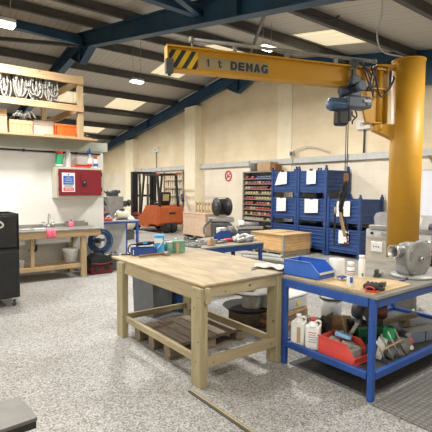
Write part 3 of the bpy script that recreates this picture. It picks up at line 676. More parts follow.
b = B(); b.bx(-.5, .5, 2.2, 2.24, .15, .25); b.bx(-.5, .5, 2.2, 2.24, .5, .6)
for x in (-.45, -.15, .15, .45): b.bx(x - .02, x + .02, 2.2, 2.24, .15, .95)
b.done('fork_carriage', 'dark', t)
for x in (-.33, .33): B().prism([(2.24, .7), (2.28, .7), (2.28, .12), (3.3, .09), (3.3, .07), (2.24, .07)], x - .05, x + .05, 'YZ').done('fork', 'darkgrey', t)
# beacon hose
B().tube([(-.3, 2.0, 2.3), (-.3, 1.9, 1.8), (-.25, 1.9, 1.2), (-.3, 1.8, .8)], .02).done('hydraulic_hose', 'cable', t)
t = thing('red_pallet_truck', 'red hand pallet truck standing in front of the forklift mast', 'pallet truck', (7.50, 16.7, 0))
B().box((0, 0, .55), (.1, .35, .9), bev=.02).done('tower', 'red', t); B().bx(-.1, .1, -.25, .25, 0, .25, .02).done('base', 'red', t); B().lathe([(0, -.05), (.22, -.05), (.25, -.03), (.25, .03), (.22, .05), (0, .05)], c=(-.16, -.1, .30), axis='X').done('wheel', 'rubber', t)
B().tube([(0, 0, .9), (-.05, -.05, 1.2), (-.05, -.1, 1.3)], .025).done('handle', 'dark', t)

# wooden tool rack on the wall behind the forklift
t = thing('tool_rack', 'pale timber wall rack with rows of hanging tools behind the forklift', 'rack', (9.98, 16.05, 1.0))
B().bx(-.03, .0, -.75, .75, 0, 1.42).done('back_board', 'offwhite', t)
for y in (-.78, .78): B().bx(-.10, .0, y - .03, y + .03, -.02, 1.44).done('side_board', 'wpine_z', t)
for z in (.0, .35, .70, 1.05, 1.36): B().bx(-.14, -.03, -.75, .75, z, z + .035).done('shelf_batten', 'wpine_y', t)
for r_ in range(4):
    for k in range(8):
        z = .30 + .35 * r_; y = -.66 + k * .185
        b = B().box((-.155, y, z - .10), (.02, .05, .20), bev=.005).box((-.165, y, z + .02), (.03, .07, .05)); b.done('hanging_tool', ('wpine_z', 'brown', 'steel')[(k + r_) % 3], t)

# trunking on the back wall
t = thing('cable_trunking', 'grey galvanised cable trunking running along the back wall', 'cable trunking', (9.92, 12.0, 2.5))
B().bx(-.03, .07, -6.2, 1.99, 0, .17, .006).bx(-.03, .07, 2.76, 7.59, 0, .17, .006).done('trunking_body', 'palegrey', t)
for k in (0, 1, 2, 3, 4, 5, 6):
    if k != 3: B().bx(-.034, .072, -5 + k * 2 - .03, -5 + k * 2 + .03, -.004, .174).done('joint_cover', 'grey', t)
t = thing('cable_trunking', 'short grey trunking length at the right of the yellow column', 'cable trunking', (9.92, 4.2, 2.5))
B().bx(-.03, .07, -1.7, 1.55, 0, .17, .006).done('trunking_body', 'palegrey', t)
b = B().bx(-.12, .06, .42, .46, -.31, 0).prism([(-.05, -.02), (-.40, -.02), (-.05, -.3)], .42, .46, 'XZ'); b.done('wall_bracket', 'tan', t)
def junction(y, z, h, label, sz):
    t = thing('socket_box', label, 'electrical box', (9.98, y, z))
    B().bx(-.1, .02, -sz, sz, -sz * .6, sz * .6, .01).done('box_body', 'white', t)
    B().bx(-.115, -.1, -sz * .4, sz * .4, -sz * .25, sz * .25, .004).done('cover', 'palegrey', t)
    B().cyl((-.03, 0, -sz * .6), (-.03, 0, -h), .018 if sz < .2 else .024).done('conduit', 'darkgrey', t)
junction(17.6, 3.50, .83, 'small white box with a dark conduit above the forklift', .19)
junction(6.56, 3.42, .75, 'white box with a dark conduit on the wall beside the hoist', .21)
for (y, z, l) in ((17.55, 2.42, 'small socket below the trunking above the forklift'), (9.0, 2.80, 'small grey box on top of the trunking above the blue bins')):
    t = thing('socket_outlet', l, 'socket', (9.85, y, z)); B().bx(-.03, .04, -.08, .08, -.07, .07, .006).done('outlet_body', 'grey', t); B().bx(-.035, -.03, -.04, .04, -.03, .03).done('outlet_face', 'dark', t)
b = B().tube([(9.9, 9.0, 2.87), (9.9, 8.7, 2.95), (9.9, 8.4, 2.98), (9.9, 8.0, 2.9), (9.9, 7.6, 2.76)], .015)
tag(b.done('loose_cable', 'palegrey'), 'loose grey cable looping above the trunking over the blue bins', 'cable')
t = thing('vertical_pipe', 'thin blue grey air drop pipe with a blue valve right of the forklift', 'pipe', (9.84, 15.13, 0))
B().cyl((0, 0, 0.001), (0, 0, 2.5), .025).done('pipe_run', 'grey', t); B().cyl((-.02, 0, 1.15), (-.02, 0, 1.35), .06).box((-.05, 0, 1.42), (.08, .08, .08)).done('valve', 'bluebench', t)
# no smoking sign
t = thing('warning_sign', 'round red and white prohibition sign on the cream wall', 'sign', (9.985, 12.26, 2.18), 0)
B().cyl((0, 0, 0), (.012, 0, 0), .20, n=40).done('sign_disc', 'paper', t)
b = B(); 
b.tube([(-.008, .175 * math.cos(a * PI / 10), .175 * math.sin(a * PI / 10)) for a in range(20)], .028, 6, closed=True); b.tube([(-.008, -.12, .12), (-.008, .12, -.12)], .018, 6, smooth=False); b.done('prohibition_ring', 'signred', t)
B().box((-.006, 0, -.03), (.006, .2, .035)).box((-.006, .06, .05), (.006, .04, .08)).done('pictogram', 'dark', t)
# white wall board on the right
t = thing('white_board', 'white wall board right of the yellow column', 'board', (9.96, 4.15, 1.1)); B().bx(0, .03, -1.4, .82, 0, 1.08, .004).done('board_face', mat('bluish white board', (.80, .83, .92), .4, var=.02), t)
for z in (0, 1.08): B().bx(-.01, .03, -1.42, .84, z - .015, z + .015).done('board_frame', 'palegrey', t)

# ------------------------------------------------------------------ hardware rack
t = thing('hardware_rack', 'tall grey shelf rack of small coloured parts bins against the back wall', 'shelving', (9.45, 10.13, 0))
for y in (-.70, .69): B().bx(0, .42, y - .025, y + .025, 0, 2.28, .003).done('side_panel', 'rackgrey', t)
B().bx(.40, .42, -.68, .67, 0, 2.28).done('back_panel', 'rackgrey', t)
B().bx(0, .42, -.68, .67, 2.24, 2.28).done('top_panel', 'rackgrey', t)
NS = 12; dz = .168
for k in range(NS): B().bx(0, .40, -.675, .665, 2.02 - k * dz - .03 * 0, 2.045 - k * dz).done('shelf', 'rackgrey', t)
bins = {}
for cname, mm in (('red', 'rackred'), ('yellow', 'rackyellow'), ('blue', 'rackblue')):
    t = thing('parts_bin', 'x', 'parts bin', (0, 0, 0))
    b = B().bx(0, .24, -.055, .055, 0, .008); b.bx(0, .006, -.055, .055, 0, .05); b.bx(.234, .24, -.055, .055, 0, .09)
    for s in (-1, 1): b.prism([(0, 0), (.24, 0), (.24, .09), (.07, .09), (0, .05)], s * .055 - .002 * s, s * .055, 'XZ')
    b.done('bin_body', mm, t)
    b = B(); r = random.Random(len(cname))
    for k in range(5): b.box((.04 + .03 * k, r.uniform(-.02, .02), .04 + r.uniform(0, .03)), (.05, .05, .035), rz=r.uniform(0, 3))
    b.done('bin_contents', 'offwhite', t)
    bins[cname] = [t, False]
rows = ['bbbrr', 'rrbry', 'rrrry', 'yyyyy', 'yyyrr', 'ryrrr', 'rrryr', 'rryry', 'yyyyy', 'ryrbr', 'yyyyy']
ordn = ['top', 'second', 'third', 'fourth', 'fifth', 'sixth', 'seventh', 'eighth', 'ninth', 'tenth', 'eleventh']
for k in range(9):
    for j in range(10):
        c = rows[k][j % 5 if k % 2 else j // 2]; cn = {'r': 'red', 'b': 'blue', 'y': 'yellow'}[c]
        if rnd.random() < .06: continue
        lab = '%s parts bin on the %s shelf of the grey hardware rack' % (cn, ordn[k])
        loc = (9.50, 9.53 + j * .131, 2.046 - k * dz); g = 'parts bins on the %s rack shelf, %s' % (ordn[k], cn)
        if not bins[cn][1]:
            t = bins[cn][0]; t.location = loc; t['label'] = lab; t['group'] = g; bins[cn][1] = True
        else: dup(bins[cn][0], loc, 0, lab, g)
carton('cardboard_box', 'open brown cardboard box on top of the grey hardware rack', (9.68, 9.90, 2.281), (.34, .60, .29), 'card')
t = thing('galvanised_pail', 'grey metal pail on top of the hardware rack left of the cardboard box', 'pail', (9.66, 10.46, 2.281)); B().lathe([(0, 0), (.15, 0), (.17, .27), (.18, .28), (.16, .28), (.14, .01), (0, .01)]).done('pail_body', 'grey', t); B().tube([(0, -.17, .26), (0, -.1, .36), (0, .1, .36), (0, .17, .26)], .006, 6).done('handle', 'steel', t)
carton('cardboard_box', 'dark box at the right end of the hardware rack top', (9.66, 9.36 + .1, 2.281), (.3, .16, .2), 'brown', tape=False)

# ------------------------------------------------------------------ stillages
def stillage(label, loc):
    t = thing('steel_stillage', label, 'stillage', loc, 0, 'blue steel stillages')
    W, D, H = .98, 1.0, .75        # along y, along x
    b = B().bx(.03, D - .03, -W / 2 + .03, W / 2 - .03, .12, .15); b.done('base', 'stillage', t)
    def panel(axis, c):
        b = B(); n = 5; z0, z1 = .15, .66
        for k in range(n):
            za = z0 + (z1 - z0) * k / n; zb_ = z0 + (z1 - z0) * (k + 1) / n; g = .018
            if axis == 'x':
                b.bx(c - .006, c + .006, -W / 2 + .03, W / 2 - .03, za, zb_); b.bx(c - g, c + g, -W / 2 + .05, W / 2 - .05, za + .03, zb_ - .03, .012)
            else:
                b.bx(.03, D - .03, c - .006, c + .006, za, zb_); b.bx(.05, D - .05, c - g, c + g, za + .03, zb_ - .03, .012)
        if axis == 'x': b.bx(c - .025, c + .025, -W / 2 + .03, W / 2 - .03, z1, z1 + .05, .005)
        else: b.bx(.03, D - .03, c - .025, c + .025, z1, z1 + .05, .005)
        return b
    panel('x', .03).done('front_panel', 'stillage', t); panel('x', D - .03).done('back_panel', 'stillage', t)
    for s in (-1, 1): panel('y', s * (W / 2 - .03)).done('side_panel', 'stillage', t)
    for x in (.03, D - .03):
        for s in (-1, 1):
            b = B().bx(x - .035, x + .035, s * (W / 2 - .03) - .035, s * (W / 2 - .03) + .035, .10, H + .02, .004)
            if loc[2] + H > (2.0 if loc[1] > 6.9 else 1.3): b.bx(x - .035, x + .035, s * (W / 2 - .03) - .008, s * (W / 2 - .03) + .008, H, H + .08)
            b.done('corner_post', 'stillage', t)
            B().bx(x - .045, x + .045, s * (W / 2 - .03) - .045, s * (W / 2 - .03) + .045, .02, .10, .004).done('foot', 'stillage', t)
    return t
P3 = ('bottom', 'middle', 'top')
for k in range(3): stillage('blue steel stillage, %s of the left stack of three by the hardware rack' % P3[k], (8.9, 8.43, .75 * k))
for k in range(3): stillage('blue steel stillage, %s of the middle stack of three by the back wall' % P3[k], (8.9, 7.42, .75 * k))
stillage('blue steel stillage, bottom of the right stack of two beside the middle stack', (8.9, 6.40, 0)); stillage('blue steel stillage, top of the right stack of two beside the middle stack', (8.9, 6.40, .75))
def hung_paper(y0, y1, z0, z1, label, cut=0):
    t = thing('document_sheet', label, 'paper', (8.868, 0, 0), 0, 'paper sheets hung on the blue stillages')
    if cut: poly = [(y0, z0), (y1, z0), (y1, z1), (y0 + (y1 - y0) * .8, z1), (y0 + (y1 - y0) * .9, z0 + (z1 - z0) * .4)]; poly = [(y0, z0 + .04), (y1 + cut, z0), (y1, z1 - .05), (y1 - .06, z1), (y0, z1)]
    else: poly = [(y0, z0 + .02), (y1, z0), (y1, z1), (y0, z1)]
    B().prism(poly, -.006, 0, 'YZ').done('sheet', 'paper', t)
    B().bx(-.015, .0, (y0 + y1) / 2 - .05, (y0 + y1) / 2 + .05, z1 - .01, z1 + .04).done('clip', 'dark', t)
    for k in range(2): B().bx(-.0085, -.0065, y0 + .06, y1 - .1, z1 - .12 - k * .1, z1 - .112 - k * .1).done('ruled_line', 'palegrey', t)
hung_paper(8.28, 8.60, 1.82, 2.20, 'white sheet on the top stillage of the left stack', .14)
hung_paper(8.30, 8.66, 1.07, 1.46, 'white sheet on the middle stillage of the left stack')
hung_paper(7.25, 7.56, 1.84, 2.21, 'white sheet on the top stillage of the middle stack')
hung_paper(7.16, 7.61, 1.07, 1.45, 'white sheet on the middle stillage of the middle stack')
hung_paper(6.18, 6.57, 1.03, 1.42, 'white sheet on the top stillage of the right stack')
hung_paper(6.20, 6.49, .36, .69, 'white sheet on the bottom stillage of the right stack')

# collared crate
t = thing('pallet_crate', 'pale timber pallet crate with metal corner hinge in front of the blue stillages', 'crate', (7.66, 7.22, 0))
for s, (x0, x1, y0, y1) in enumerate(((0, 1.0, 0, .03), (0, 1.0, 1.12, 1.15), (0, .03, .03, 1.12), (.97, 1.0, .03, 1.12))):
    for z in (.15, .35): B().bx(x0, x1, y0, y1, z + .003, z + .197, .003).done('collar_board', 'crate', t)
for (x, y) in ((-.006, -.006), (1.0, -.006), (-.006, 1.15)): B().bx(x - .004, x + .05, y - .004, y + .004, .17, .53).bx(x - .004, x + .004, y, y + .05, .17, .53).done('corner_hinge', 'steel', t)
B().bx(-.03, 1.03, -.03, 1.18, .552, .575, .003).done('lid', 'wpine_x', t)
for y in (0, .52, 1.03): B().bx(0, 1.0, y, y + .1, 0, .10).done('skid', 'pallet', t)
B().bx(0, 1, 0, 1.15, .10, .15).done('pallet_deck', 'pallet', t)
t = thing('spare_panel', 'plain wooden panel lying on the crate lid', 'panel', (8.2, 7.9, .576)); B().box((0, 0, .01), (.7, .5, .02), rz=.1).done('panel_sheet', 'plytan', t)

# plywood box, pallets leaning on it
t = thing('plywood_box', 'large pinkish plywood shipping box standing right of the forklift', 'box', (8.2, 11.25, 0))
B().bx(0, .9, 0, 1.35, .1, .84, .004).done('box_body', 'plybox', t)
B().bx(-.02, .92, -.02, 1.37, .84, .862, .003).done('lid', 'plybox', t)
for y in (.05, .6, 1.2): B().bx(0, .9, y, y + .1, 0, .1).done('skid', 'pallet', t)
for z in (.1, .74): B().bx(-.012, 0, 0, 1.35, z, z + .08).done('edge_batten', 'plybox', t)
for k, (y, lean) in enumerate(((12.25, .1), (11.72, -.12))):
    t = thing('slatted_panel', ('left' if k == 0 else 'right') + ' slatted timber panel leaning on top of the plywood box', 'panel', (8.65, y, .863), 0)
    for j in range(3): B().box((0, -.18 + j * .18, .19), (.03, .07, .38), rx=lean).done('slat', 'wpine_z', t)
    for z in (.06, .3): B().box((.03, lean * -.2, z), (.025, .48, .06)).done('cross_slat', 'pallet', t)

# machine with reel
t = thing('winding_machine', 'dark green grey machine carrying a black reel behind the far blue bench', 'machine', (7.75, 9.85, 0), -.6)
B().box((0, 0, .35), (.6, .5, .7), bev=.03).done('machine_base', 'darkgrey', t); B().box((0, 0, .80), (.75, .42, .12), bev=.02).done('machine_table', 'grey', t); B().cyl((.2, -.25, .6), (.2, -.4, .6), .12).tube([(-.3, -.2, .8), (-.5, -.3, .6), (-.5, -.4, .4)], .03).done('handwheel', 'darkgrey', t)
t = thing('black_reel', 'large black cable reel resting on the machine behind the far bench', 'reel', (7.75, 9.80, .90), -.15)
r0 = .27
B().lathe([(0, -.20), (r0, -.20), (r0, -.18), (.235, -.17), (.235, .17), (r0, .18), (r0, .20), (0, .20)], c=(0, 0, r0), axis='X', n=32).done('reel_body', 'dark', t); B().lathe([(.04, -.21), (.09, -.21), (.09, -.2), (.04, -.2)], c=(0, 0, r0), axis='X').done('hub_ring', 'darkgrey', t)
B().box((0, .0, r0 + .27), (.34, .02, .02)).done('latch_bar', 'grey', t)
t = thing('drill_press_table', 'grey bench machine with white motor between the reel and the hardware rack', 'machine', (8.0, 8.85, 0), -.5)
B().bx(-.3, .3, -.25, .25, 0, .55, .02).done('machine_base', 'darkgrey', t); B().box((0, 0, .62), (.7, .35, .08), bev=.01).cyl((-.3, 0, .72), (.25, 0, .72), .08).box((.1, 0, .85), (.5, .2, .05), ry=.1).done('machine_bed', 'grey', t); B().box((-.28, -.15, .76), (.16, .12, .14), bev=.02).cyl((-.28, -.24, .76), (-.28, -.2, .76), .04).done('white_motor', 'white', t)
B().box((.35, .05, .70), (.2, .25, .16), bev=.02).done('dark_gearbox', 'dark', t)

# ------------------------------------------------------------------ far blue bench
t = thing('blue_assembly_bench', 'long blue steel bench piled with parts behind the pine workbench', 'bench', (0, 0, 0))
B().bx(3.55, 5.12, 5.29, 6.40, .752, .78, .004).done('bench_top', 'greytop', t)
B().bx(3.55, 5.12, 5.30, 5.35, .67, .751).done('side_rail', 'bluebench', t); B().bx(3.55, 5.12, 6.33, 6.38, .67, .751).done('side_rail', 'bluebench', t)
B().bx(5.06, 5.11, 5.35, 6.33, .67, .751).done('end_rail', 'bluebench', t); B().bx(3.56, 3.61, 5.35, 6.33, .67, .751).done('end_rail', 'bluebench', t)
for x in (3.6, 4.45, 5.07): 
    for y in (5.325, 6.355): B().bx(x - .025, x + .025, y - .025, y + .025, 0, .67).done('leg', 'bluebench' if x != 4.45 else 'dark', t)
zb2 = .781
t = thing('blue_storage_bin', 'blue plastic picking bin on the far blue bench', 'bin', (4.72, 5.95, zb2), -.6)
b = B().bx(-.16, .16, -.1, .1, 0, .01)
for s in (-1, 1): b.prism([(-.16, 0), (.16, 0), (.16, .15), (-.04, .15), (-.16, .07)], s * .1, s * .094, 'XZ')
b.bx(.154, .16, -.1, .1, 0, .15).bx(-.16, -.154, -.1, .1, 0, .07); b.done('bin_body', 'bluebench', t); B().box((.02, 0, .06), (.2, .15, .08), bev=.02).done('bin_contents', 'darkgrey', t)
b = B().box((0, 0, .03), (.14, .1, .06), bev=.01); tag(b.done('red_block', 'signred', loc=(4.62, 5.66, zb2)), 'small red block in front of the blue bin on the far bench', 'block')
b = B().box((0, 0, .05), (.11, .09, .10), bev=.006).box((0, 0, .105), (.07, .06, .012)).cyl((0, 0, .1), (0, 0, .13), .02); tag(b.done('steel_block', 'tan', loc=(4.10, 5.46, zb2)), 'square brown steel block standing near the front edge of the far bench', 'block')
r = random.Random(5)
partspec = [('metal_bracket', 'grey', 4.38, 5.60), ('metal_bracket', 'steel', 4.05, 5.75), ('metal_bracket', 'grey', 3.75, 5.45), ('metal_bracket', 'darkgrey', 4.2, 6.2), ('metal_bracket', 'steel', 3.75, 6.1)]
desc = ['low grey bracket left of the red block', 'bright steel bracket in the middle', 'grey bracket near the front left edge', 'dark bracket at the back', 'steel bracket at the back left']
for k, (n_, m_, x, y) in enumerate(partspec):
    b = B().box((0, 0, .02), (.26, .08, .03), rz=.2 * k, bev=.006).box((.08, 0, .045), (.06, .1, .03), rz=.3 * k, bev=.006).cyl((-.08, 0, .03), (-.08, 0, .07), .03)
    tag(b.done(n_, m_, loc=(x, y, zb2), rz=k * .7), desc[k] + ' of the far blue bench top', 'bracket')
for k in range(4):
    b = B().box((0, 0, .01), (.55 - .05 * k, .04, .02)); tag(b.done('steel_bar', 'steel' if k % 2 else 'grey', loc=(3.92 + .1 * k, 5.60 + .20 * k, zb2 + .001), rz=.06 * k - .05), ('%s flat steel bar lying along the far blue bench' % ('first', 'second', 'third', 'fourth')[k]) + ' counted from its front edge', 'bar')
b = B()
for k in range(7): b.tube([(r.uniform(-.2, .2), r.uniform(-.12, .12), .03), (r.uniform(-.15, .15), r.uniform(-.1, .1), r.uniform(.05, .14)), (r.uniform(-.22, .22), r.uniform(-.12, .12), .03)], r.uniform(.02, .035), 8)
tag(b.done('plastic_wrapped_parts', 'palegrey', loc=(4.86, 5.52, zb2)), 'heap of silvery wrapped parts at the right end of the far blue bench', 'parts')
t = thing('black_motor_unit', 'black motor unit beside the silvery parts on the far blue bench', 'motor', (5.0, 6.05, zb2), .4); B().lathe([(0, -.12), (.08, -.12), (.09, -.1), (.09, .1), (.06, .12), (0, .12)], c=(0, 0, .09), axis='X').done('motor_body', 'darkgrey', t); B().box((0, 0, .2), (.1, .1, .05)).done('terminal_box', 'steel', t)
t = thing('white_carton', 'small white carton at the far right corner of the far blue bench', 'carton', (5.02, 6.3, zb2)); B().box((-.05, 0, .09), (.16, .12, .18), bev=.004).done('carton_body', 'paper', t)

# grey pipes and pallet on the floor behind the workbench
t = thing('scrap_pallet', 'brown timber pallet with offcuts on the floor behind the pine workbench', 'pallet', (6.42, 6.72, 0), math.radians(-72))
for y in (-.4, 0, .4): B().bx(-.5, .5, y - .05, y + .05, 0, .1).done('skid', 'pallet', t)
for k in range(6): B().bx(-.5 + k * .175, -.38 + k * .175, -.5, .5, .1, .125).done('deck_board', 'pallet', t)
for k, (x, y) in enumerate(((6.30, 6.45), (6.60, 6.95))):
    t = thing('grey_duct', ('nearer' if k == 0 else 'farther') + ' thick grey duct bend lying on the floor pallet behind the workbench', 'duct', (x, y, .126), math.radians(-72))
    B().tube([(-.55 + .1 * k, -.03, .07), (-.3, .02, .07), (0, .04, .07), (.3, .03, .07), (.55, -.04, .07)], .065, 14).done('duct_body', 'tub', t)
    B().tube([(.53, -.035, .07), (.60, -.055, .07)], .074, 14, smooth=False).done('duct_collar', 'grey', t)

# ------------------------------------------------------------------ pine workbench
t = thing('pine_workbench', 'heavy pine workbench with a worn plywood top in the middle of the floor', 'workbench', (0, 0, 0))
ax, bx_, ay, by = 2.05, 3.05, 2.80, 4.68
B().bx(2.05, 3.30, 2.835, 4.71, .870, .890, .002).done('plywood_top', 'ply', t)
for (x, y, w) in ((2.02, 2.83, 0), (2.02, 4.35, 0), (2.93, 2.83, 0), (2.93, 4.35, 0)):
    l = B().bx(x, x + .034, y, y + .145, 0, .862, .004).done('leg', 'pine', t)
    B().bx(x + .035, x + .075, y, y + .145, 0, .73 if x < 2.5 else .862, .004).done('leg_board', 'pine', l)
B().bx(2.056, 2.095, 2.976, 4.349, .735, .869, .004).done('apron', 'pine_y', t); B().bx(2.056, 2.095, 2.79, 2.829, .735, .869, .003).done('apron_end', 'pine_y', t)
B().bx(3.006, 3.045, 2.84, 4.66, .735, .869, .004).done('apron', 'pine_y', t)
B().bx(2.10, 2.929, 2.85, 2.892, .765, .869, .004).done('end_apron', 'pine_x', t); B().bx(2.10, 2.929, 4.42, 4.462, .765, .869, .004).done('end_apron', 'pine_x', t)
B().bx(2.056, 2.094, 2.976, 4.349, .185, .25, .004).done('long_rail', 'pine_y', t)
B().bx(2.93, 2.97, 2.976, 4.349, .185, .25, .004).done('long_rail', 'pine_y', t)
B().bx(2.096, 2.929, 2.835, 2.875, .165, .255, .004).done('end_rail', 'pine_x', t)
B().bx(2.096, 2.929, 4.42, 4.46, .185, .25, .004).done('end_rail', 'pine_x', t)
B().bx(2.2, 2.24, 2.893, 4.419, .80, .869, .003).done('cross_joist', 'pine_y', t); B().bx(2.6, 2.64, 2.893, 4.419, .80, .869, .003).done('cross_joist', 'pine_y', t)
for (x, y, z) in ((2.018, 2.87, .78), (2.018, 2.93, .68), (2.018, 2.9, .22), (2.018, 4.38, .75), (2.018, 4.35, .25), (2.018, 2.87, .4)): B().cyl((x, y, z), (x + .004, y, z), .006, n=8).done('screw_head', 'dark', t)
for (x, z) in ((2.3, .8), (2.6, .82), (2.86, .21), (2.16, .2)): B().cyl((x, 2.833 if z < .5 else 2.848, z), (x, 2.836 if z < .5 else 2.851, z), .006, n=8).done('screw_head', 'dark', t)
zt = .8905
# things on it
t = thing('heat_gun', 'black corded hand tool resting on the blue box at the far end of the workbench', 'power tool', (2.46, 4.60, zt), -.35)
B().cyl((-.12, 0, .13), (.05, 0, .14), .022, .026).cyl((.05, 0, .14), (.10, 0, .145), .018).done('tool_body', 'dark', t); B().box((-.02, -.0, .142), (.05, .05, .02)).done('tool_label', 'skyblue', t)
B().tube([(-.12, 0, .13), (-.2, .0, .12), (-.22, 0, .05), (-.20, -.02, .01), (-.26, .03, .012), (-.30, .0, .012), (-.24, -.04, .012)], .008, 7).done('cord', 'cable', t)
t = thing('blue_tray', 'small dark blue tray under the black hand tool on the workbench', 'tray', (2.42, 4.60, zt), -.35)
b = B().bx(-.15, .15, -.07, .07, 0, .008); b.bx(-.15, .15, -.07, -.062, 0, .09).bx(-.15, .15, .062, .07, 0, .09).bx(-.15, -.142, -.07, .07, 0, .1).bx(.142, .15, -.07, .07, 0, .1); b.done('tray_body', 'bluebench', t); B().bx(-.135, -.125, -.0725, -.07, .01, .07).done('tray_label', 'paper', t)
t = thing('blue_carton', 'sky blue and white carton standing at the far end of the workbench', 'carton', (2.61, 4.55, zt), -.5)
B().bx(-.06, .06, -.045, .045, 0, .235, .003).done('carton_body', 'skyblue', t); B().bx(-.062, .04, -.047, -.045, .14, .2).done('carton_panel', 'paper', t); B().bx(-.062, -.0605, -.045, .045, .05, .21).done('carton_panel', 'paper', t)
b = B(); b.tube([(-.04, -.048, .06), (0, -.05, .1), (.045, -.048, .17)], .006, 6); b.done('swoosh_mark', 'paper', t)
t = thing('glass_jar', 'hazy jar of small fixings next to the blue carton on the workbench', 'jar', (2.74, 4.53, zt)); B().lathe([(0, 0), (.05, 0), (.053, .01), (.053, .11), (.04, .125), (0, .125)]).done('jar_body', 'palegreen', t); B().cyl((0, 0, .125), (0, 0, .15), .042).done('lid', 'palegrey', t)
t = thing('green_tin', 'grey green square tin at the back of the workbench behind the hammer', 'tin', (2.88, 4.53, zt), -.4); B().bx(-.075, .075, -.05, .05, 0, .14, .006).done('tin_body', 'palegreen', t); B().bx(-.08, .08, -.054, .054, .12, .15, .004).done('lid', 'palegreen', t); B().bx(-.035, .0, -.056, -.05, .0, .14).done('label_strip', 'tan', t)
t = thing('hammer', 'hammer with a brown wooden handle lying on the workbench', 'hammer', (2.46, 4.40, zt), -.02)
B().tube([(-.2, 0, .02), (-.05, 0, .024), (.14, 0, .026)], .014).done('handle', 'brown', t); B().cyl((.15, -.06, .028), (.15, .05, .028), .024).cyl((.15, -.07, .028), (.15, -.05, .028), .028).done('hammer_head', 'grey', t)
# rag pile on the right back
def cloth(name, label, loc, w, d, m, seed, rz, h=.03):
    b = B(); r = random.Random(seed); nx, ny = 16, 12; g = []
    ph = [r.uniform(0, 6) for _ in range(4)]
    for j in range(ny + 1):
        row = []
        for i in range(nx + 1):
            u, v = i / nx - .5, j / ny - .5
            z = .006 + h * (.5 + .25 * math.sin(u * 11 + ph[0] + v * 4) + .25 * math.sin(v * 15 + ph[1] - u * 6)) * (1 - 1.6 * max(abs(u), abs(v)) ** 2)
            row.append(b.bm.verts.new((u * w + .02 * math.sin(v * 7 + ph[2]), v * d + .02 * math.sin(u * 8 + ph[3]), max(z, .004))))
        g.append(row)
    for j in range(ny):
        for i in range(nx): f = b.bm.faces.new((g[j][i], g[j][i + 1], g[j + 1][i + 1], g[j + 1][i])); f.smooth = True
    o = b.done(name, m, loc=loc, rz=rz); md = o.modifiers.new('s', 'SOLIDIFY'); md.thickness = .003
    return tag(o, label, 'cloth')
cloth('white_rag', 'crumpled white rag on the right hand corner of the pine workbench', (3.07, 3.06, zt), .20, .36, 'rag', 4, .25, .05)
b = B().cyl((-.03, 0, .006), (.03, 0, .006), .006); tag(b.done('metal_pin', 'grey', loc=(2.86, 3.10, zt)), 'small grey pin in front of the white rag on the pine workbench', 'pin')

# under the workbench
t = thing('slate_bin', 'tall slate grey plastic bin standing under the far end of the pine workbench', 'bin', (2.78, 5.02, 0), .28)
b = B(); b.prism([(-.17, 0), (.17, 0), (.2, .62), (-.2, .62)], -.19, .19, 'XZ'); b.done('bin_body', 'charcoal', t); B().bx(-.215, .215, -.205, .205, .6, .64, .01).done('rim', 'charcoal', t)
t = thing('blue_crate', 'dark blue crate behind the slate bin under the workbench', 'crate', (3.20, 5.02, 0), .1); B().bx(-.14, .14, -.22, .22, 0, .55, .01).done('crate_body', 'stillage', t); B().bx(-.15, .15, -.23, .23, .5, .56, .01).done('rim', 'stillage', t)
t = thing('dark_pallet', 'dark weathered pallet lying on the floor under the pine workbench', 'pallet', (2.635, 3.89, 0), 0)
for x in (-.43, 0, .43): 
    for y in (-.32, 0, .32): B().bx(x - .07, x + .07, y - .06, y + .06, .022, .105).done('block', 'pallet', t)
for y in (-.32, 0, .32): B().bx(-.505, .505, y - .05, y + .05, 0, .021).done('bottom_board', 'pallet', t)
for k in range(7): B().bx(-.505 + k * .1465, -.505 + k * .1465 + .131, -.39, .39, .127, .149, .003).done('deck_board', 'pallet_y', t)
for y in (-.32, 0, .32): B().bx(-.505, .505, y - .05, y + .05, .106, .126).done('stringer_board', 'pallet', t)
t = thing('cable_reel', 'flat black cable reel with a grey hub behind the pine workbench', 'reel', (3.50, 3.90, 0), 0)
B().lathe([(0, .20), (.25, .20), (.29, .235), (.31, .25), (.29, .252), (.24, .235), (0, .235)], n=40).done('lower_flange', 'rubber', t)
B().lathe([(.13, .235), (.13, .395), (.125, .405), (0, .405)], c=(.05, -.04, 0), n=32).done('hub', 'palegrey', t)
B().lathe([(0, .406), (.22, .406), (.23, .416), (.22, .426), (.1, .43), (0, .43)], c=(.03, -.02, 0), n=40).done('upper_flange', 'tub', t)
B().box((0, 0, .10), (.34, .34, .19), bev=.01).done('pedestal', 'pallet', t); B().cyl((0, 0, .43), (0, 0, .47), .04).box((.1, 0, .445), (.2, .06, .03), rz=.6).done('boss', 'steel', t)
t = thing('timber_stack', 'short stack of brown timber blocks on the floor between the two front benches', 'timber', (3.88, 3.66, 0), .2)
for k in range(4): B().bx(-.30, .30, -.22 + .01 * k, .22, .055 * k, .055 * k + .05, .004).done('plank', 'crate' if k % 2 else 'pallet', t)
t = thing('grey_lidded_box', 'grey plastic box with a yellow sticker on the timber stack', 'box', (3.88, 3.66, .217), .1)
B().bx(-.25, .25, -.2, .2, 0, .15, .02).done('box_body', 'palegrey', t); B().bx(-.26, .26, -.21, .21, .15, .18, .01).done('lid', 'palegrey', t); B().bx(.02, .09, -.217, -.211, .06, .10).done('sticker', 'yellowp', t)
B().bx(-.11, -.02, -.15, -.08, .181, .184).done('sticker', 'yellowp', t)
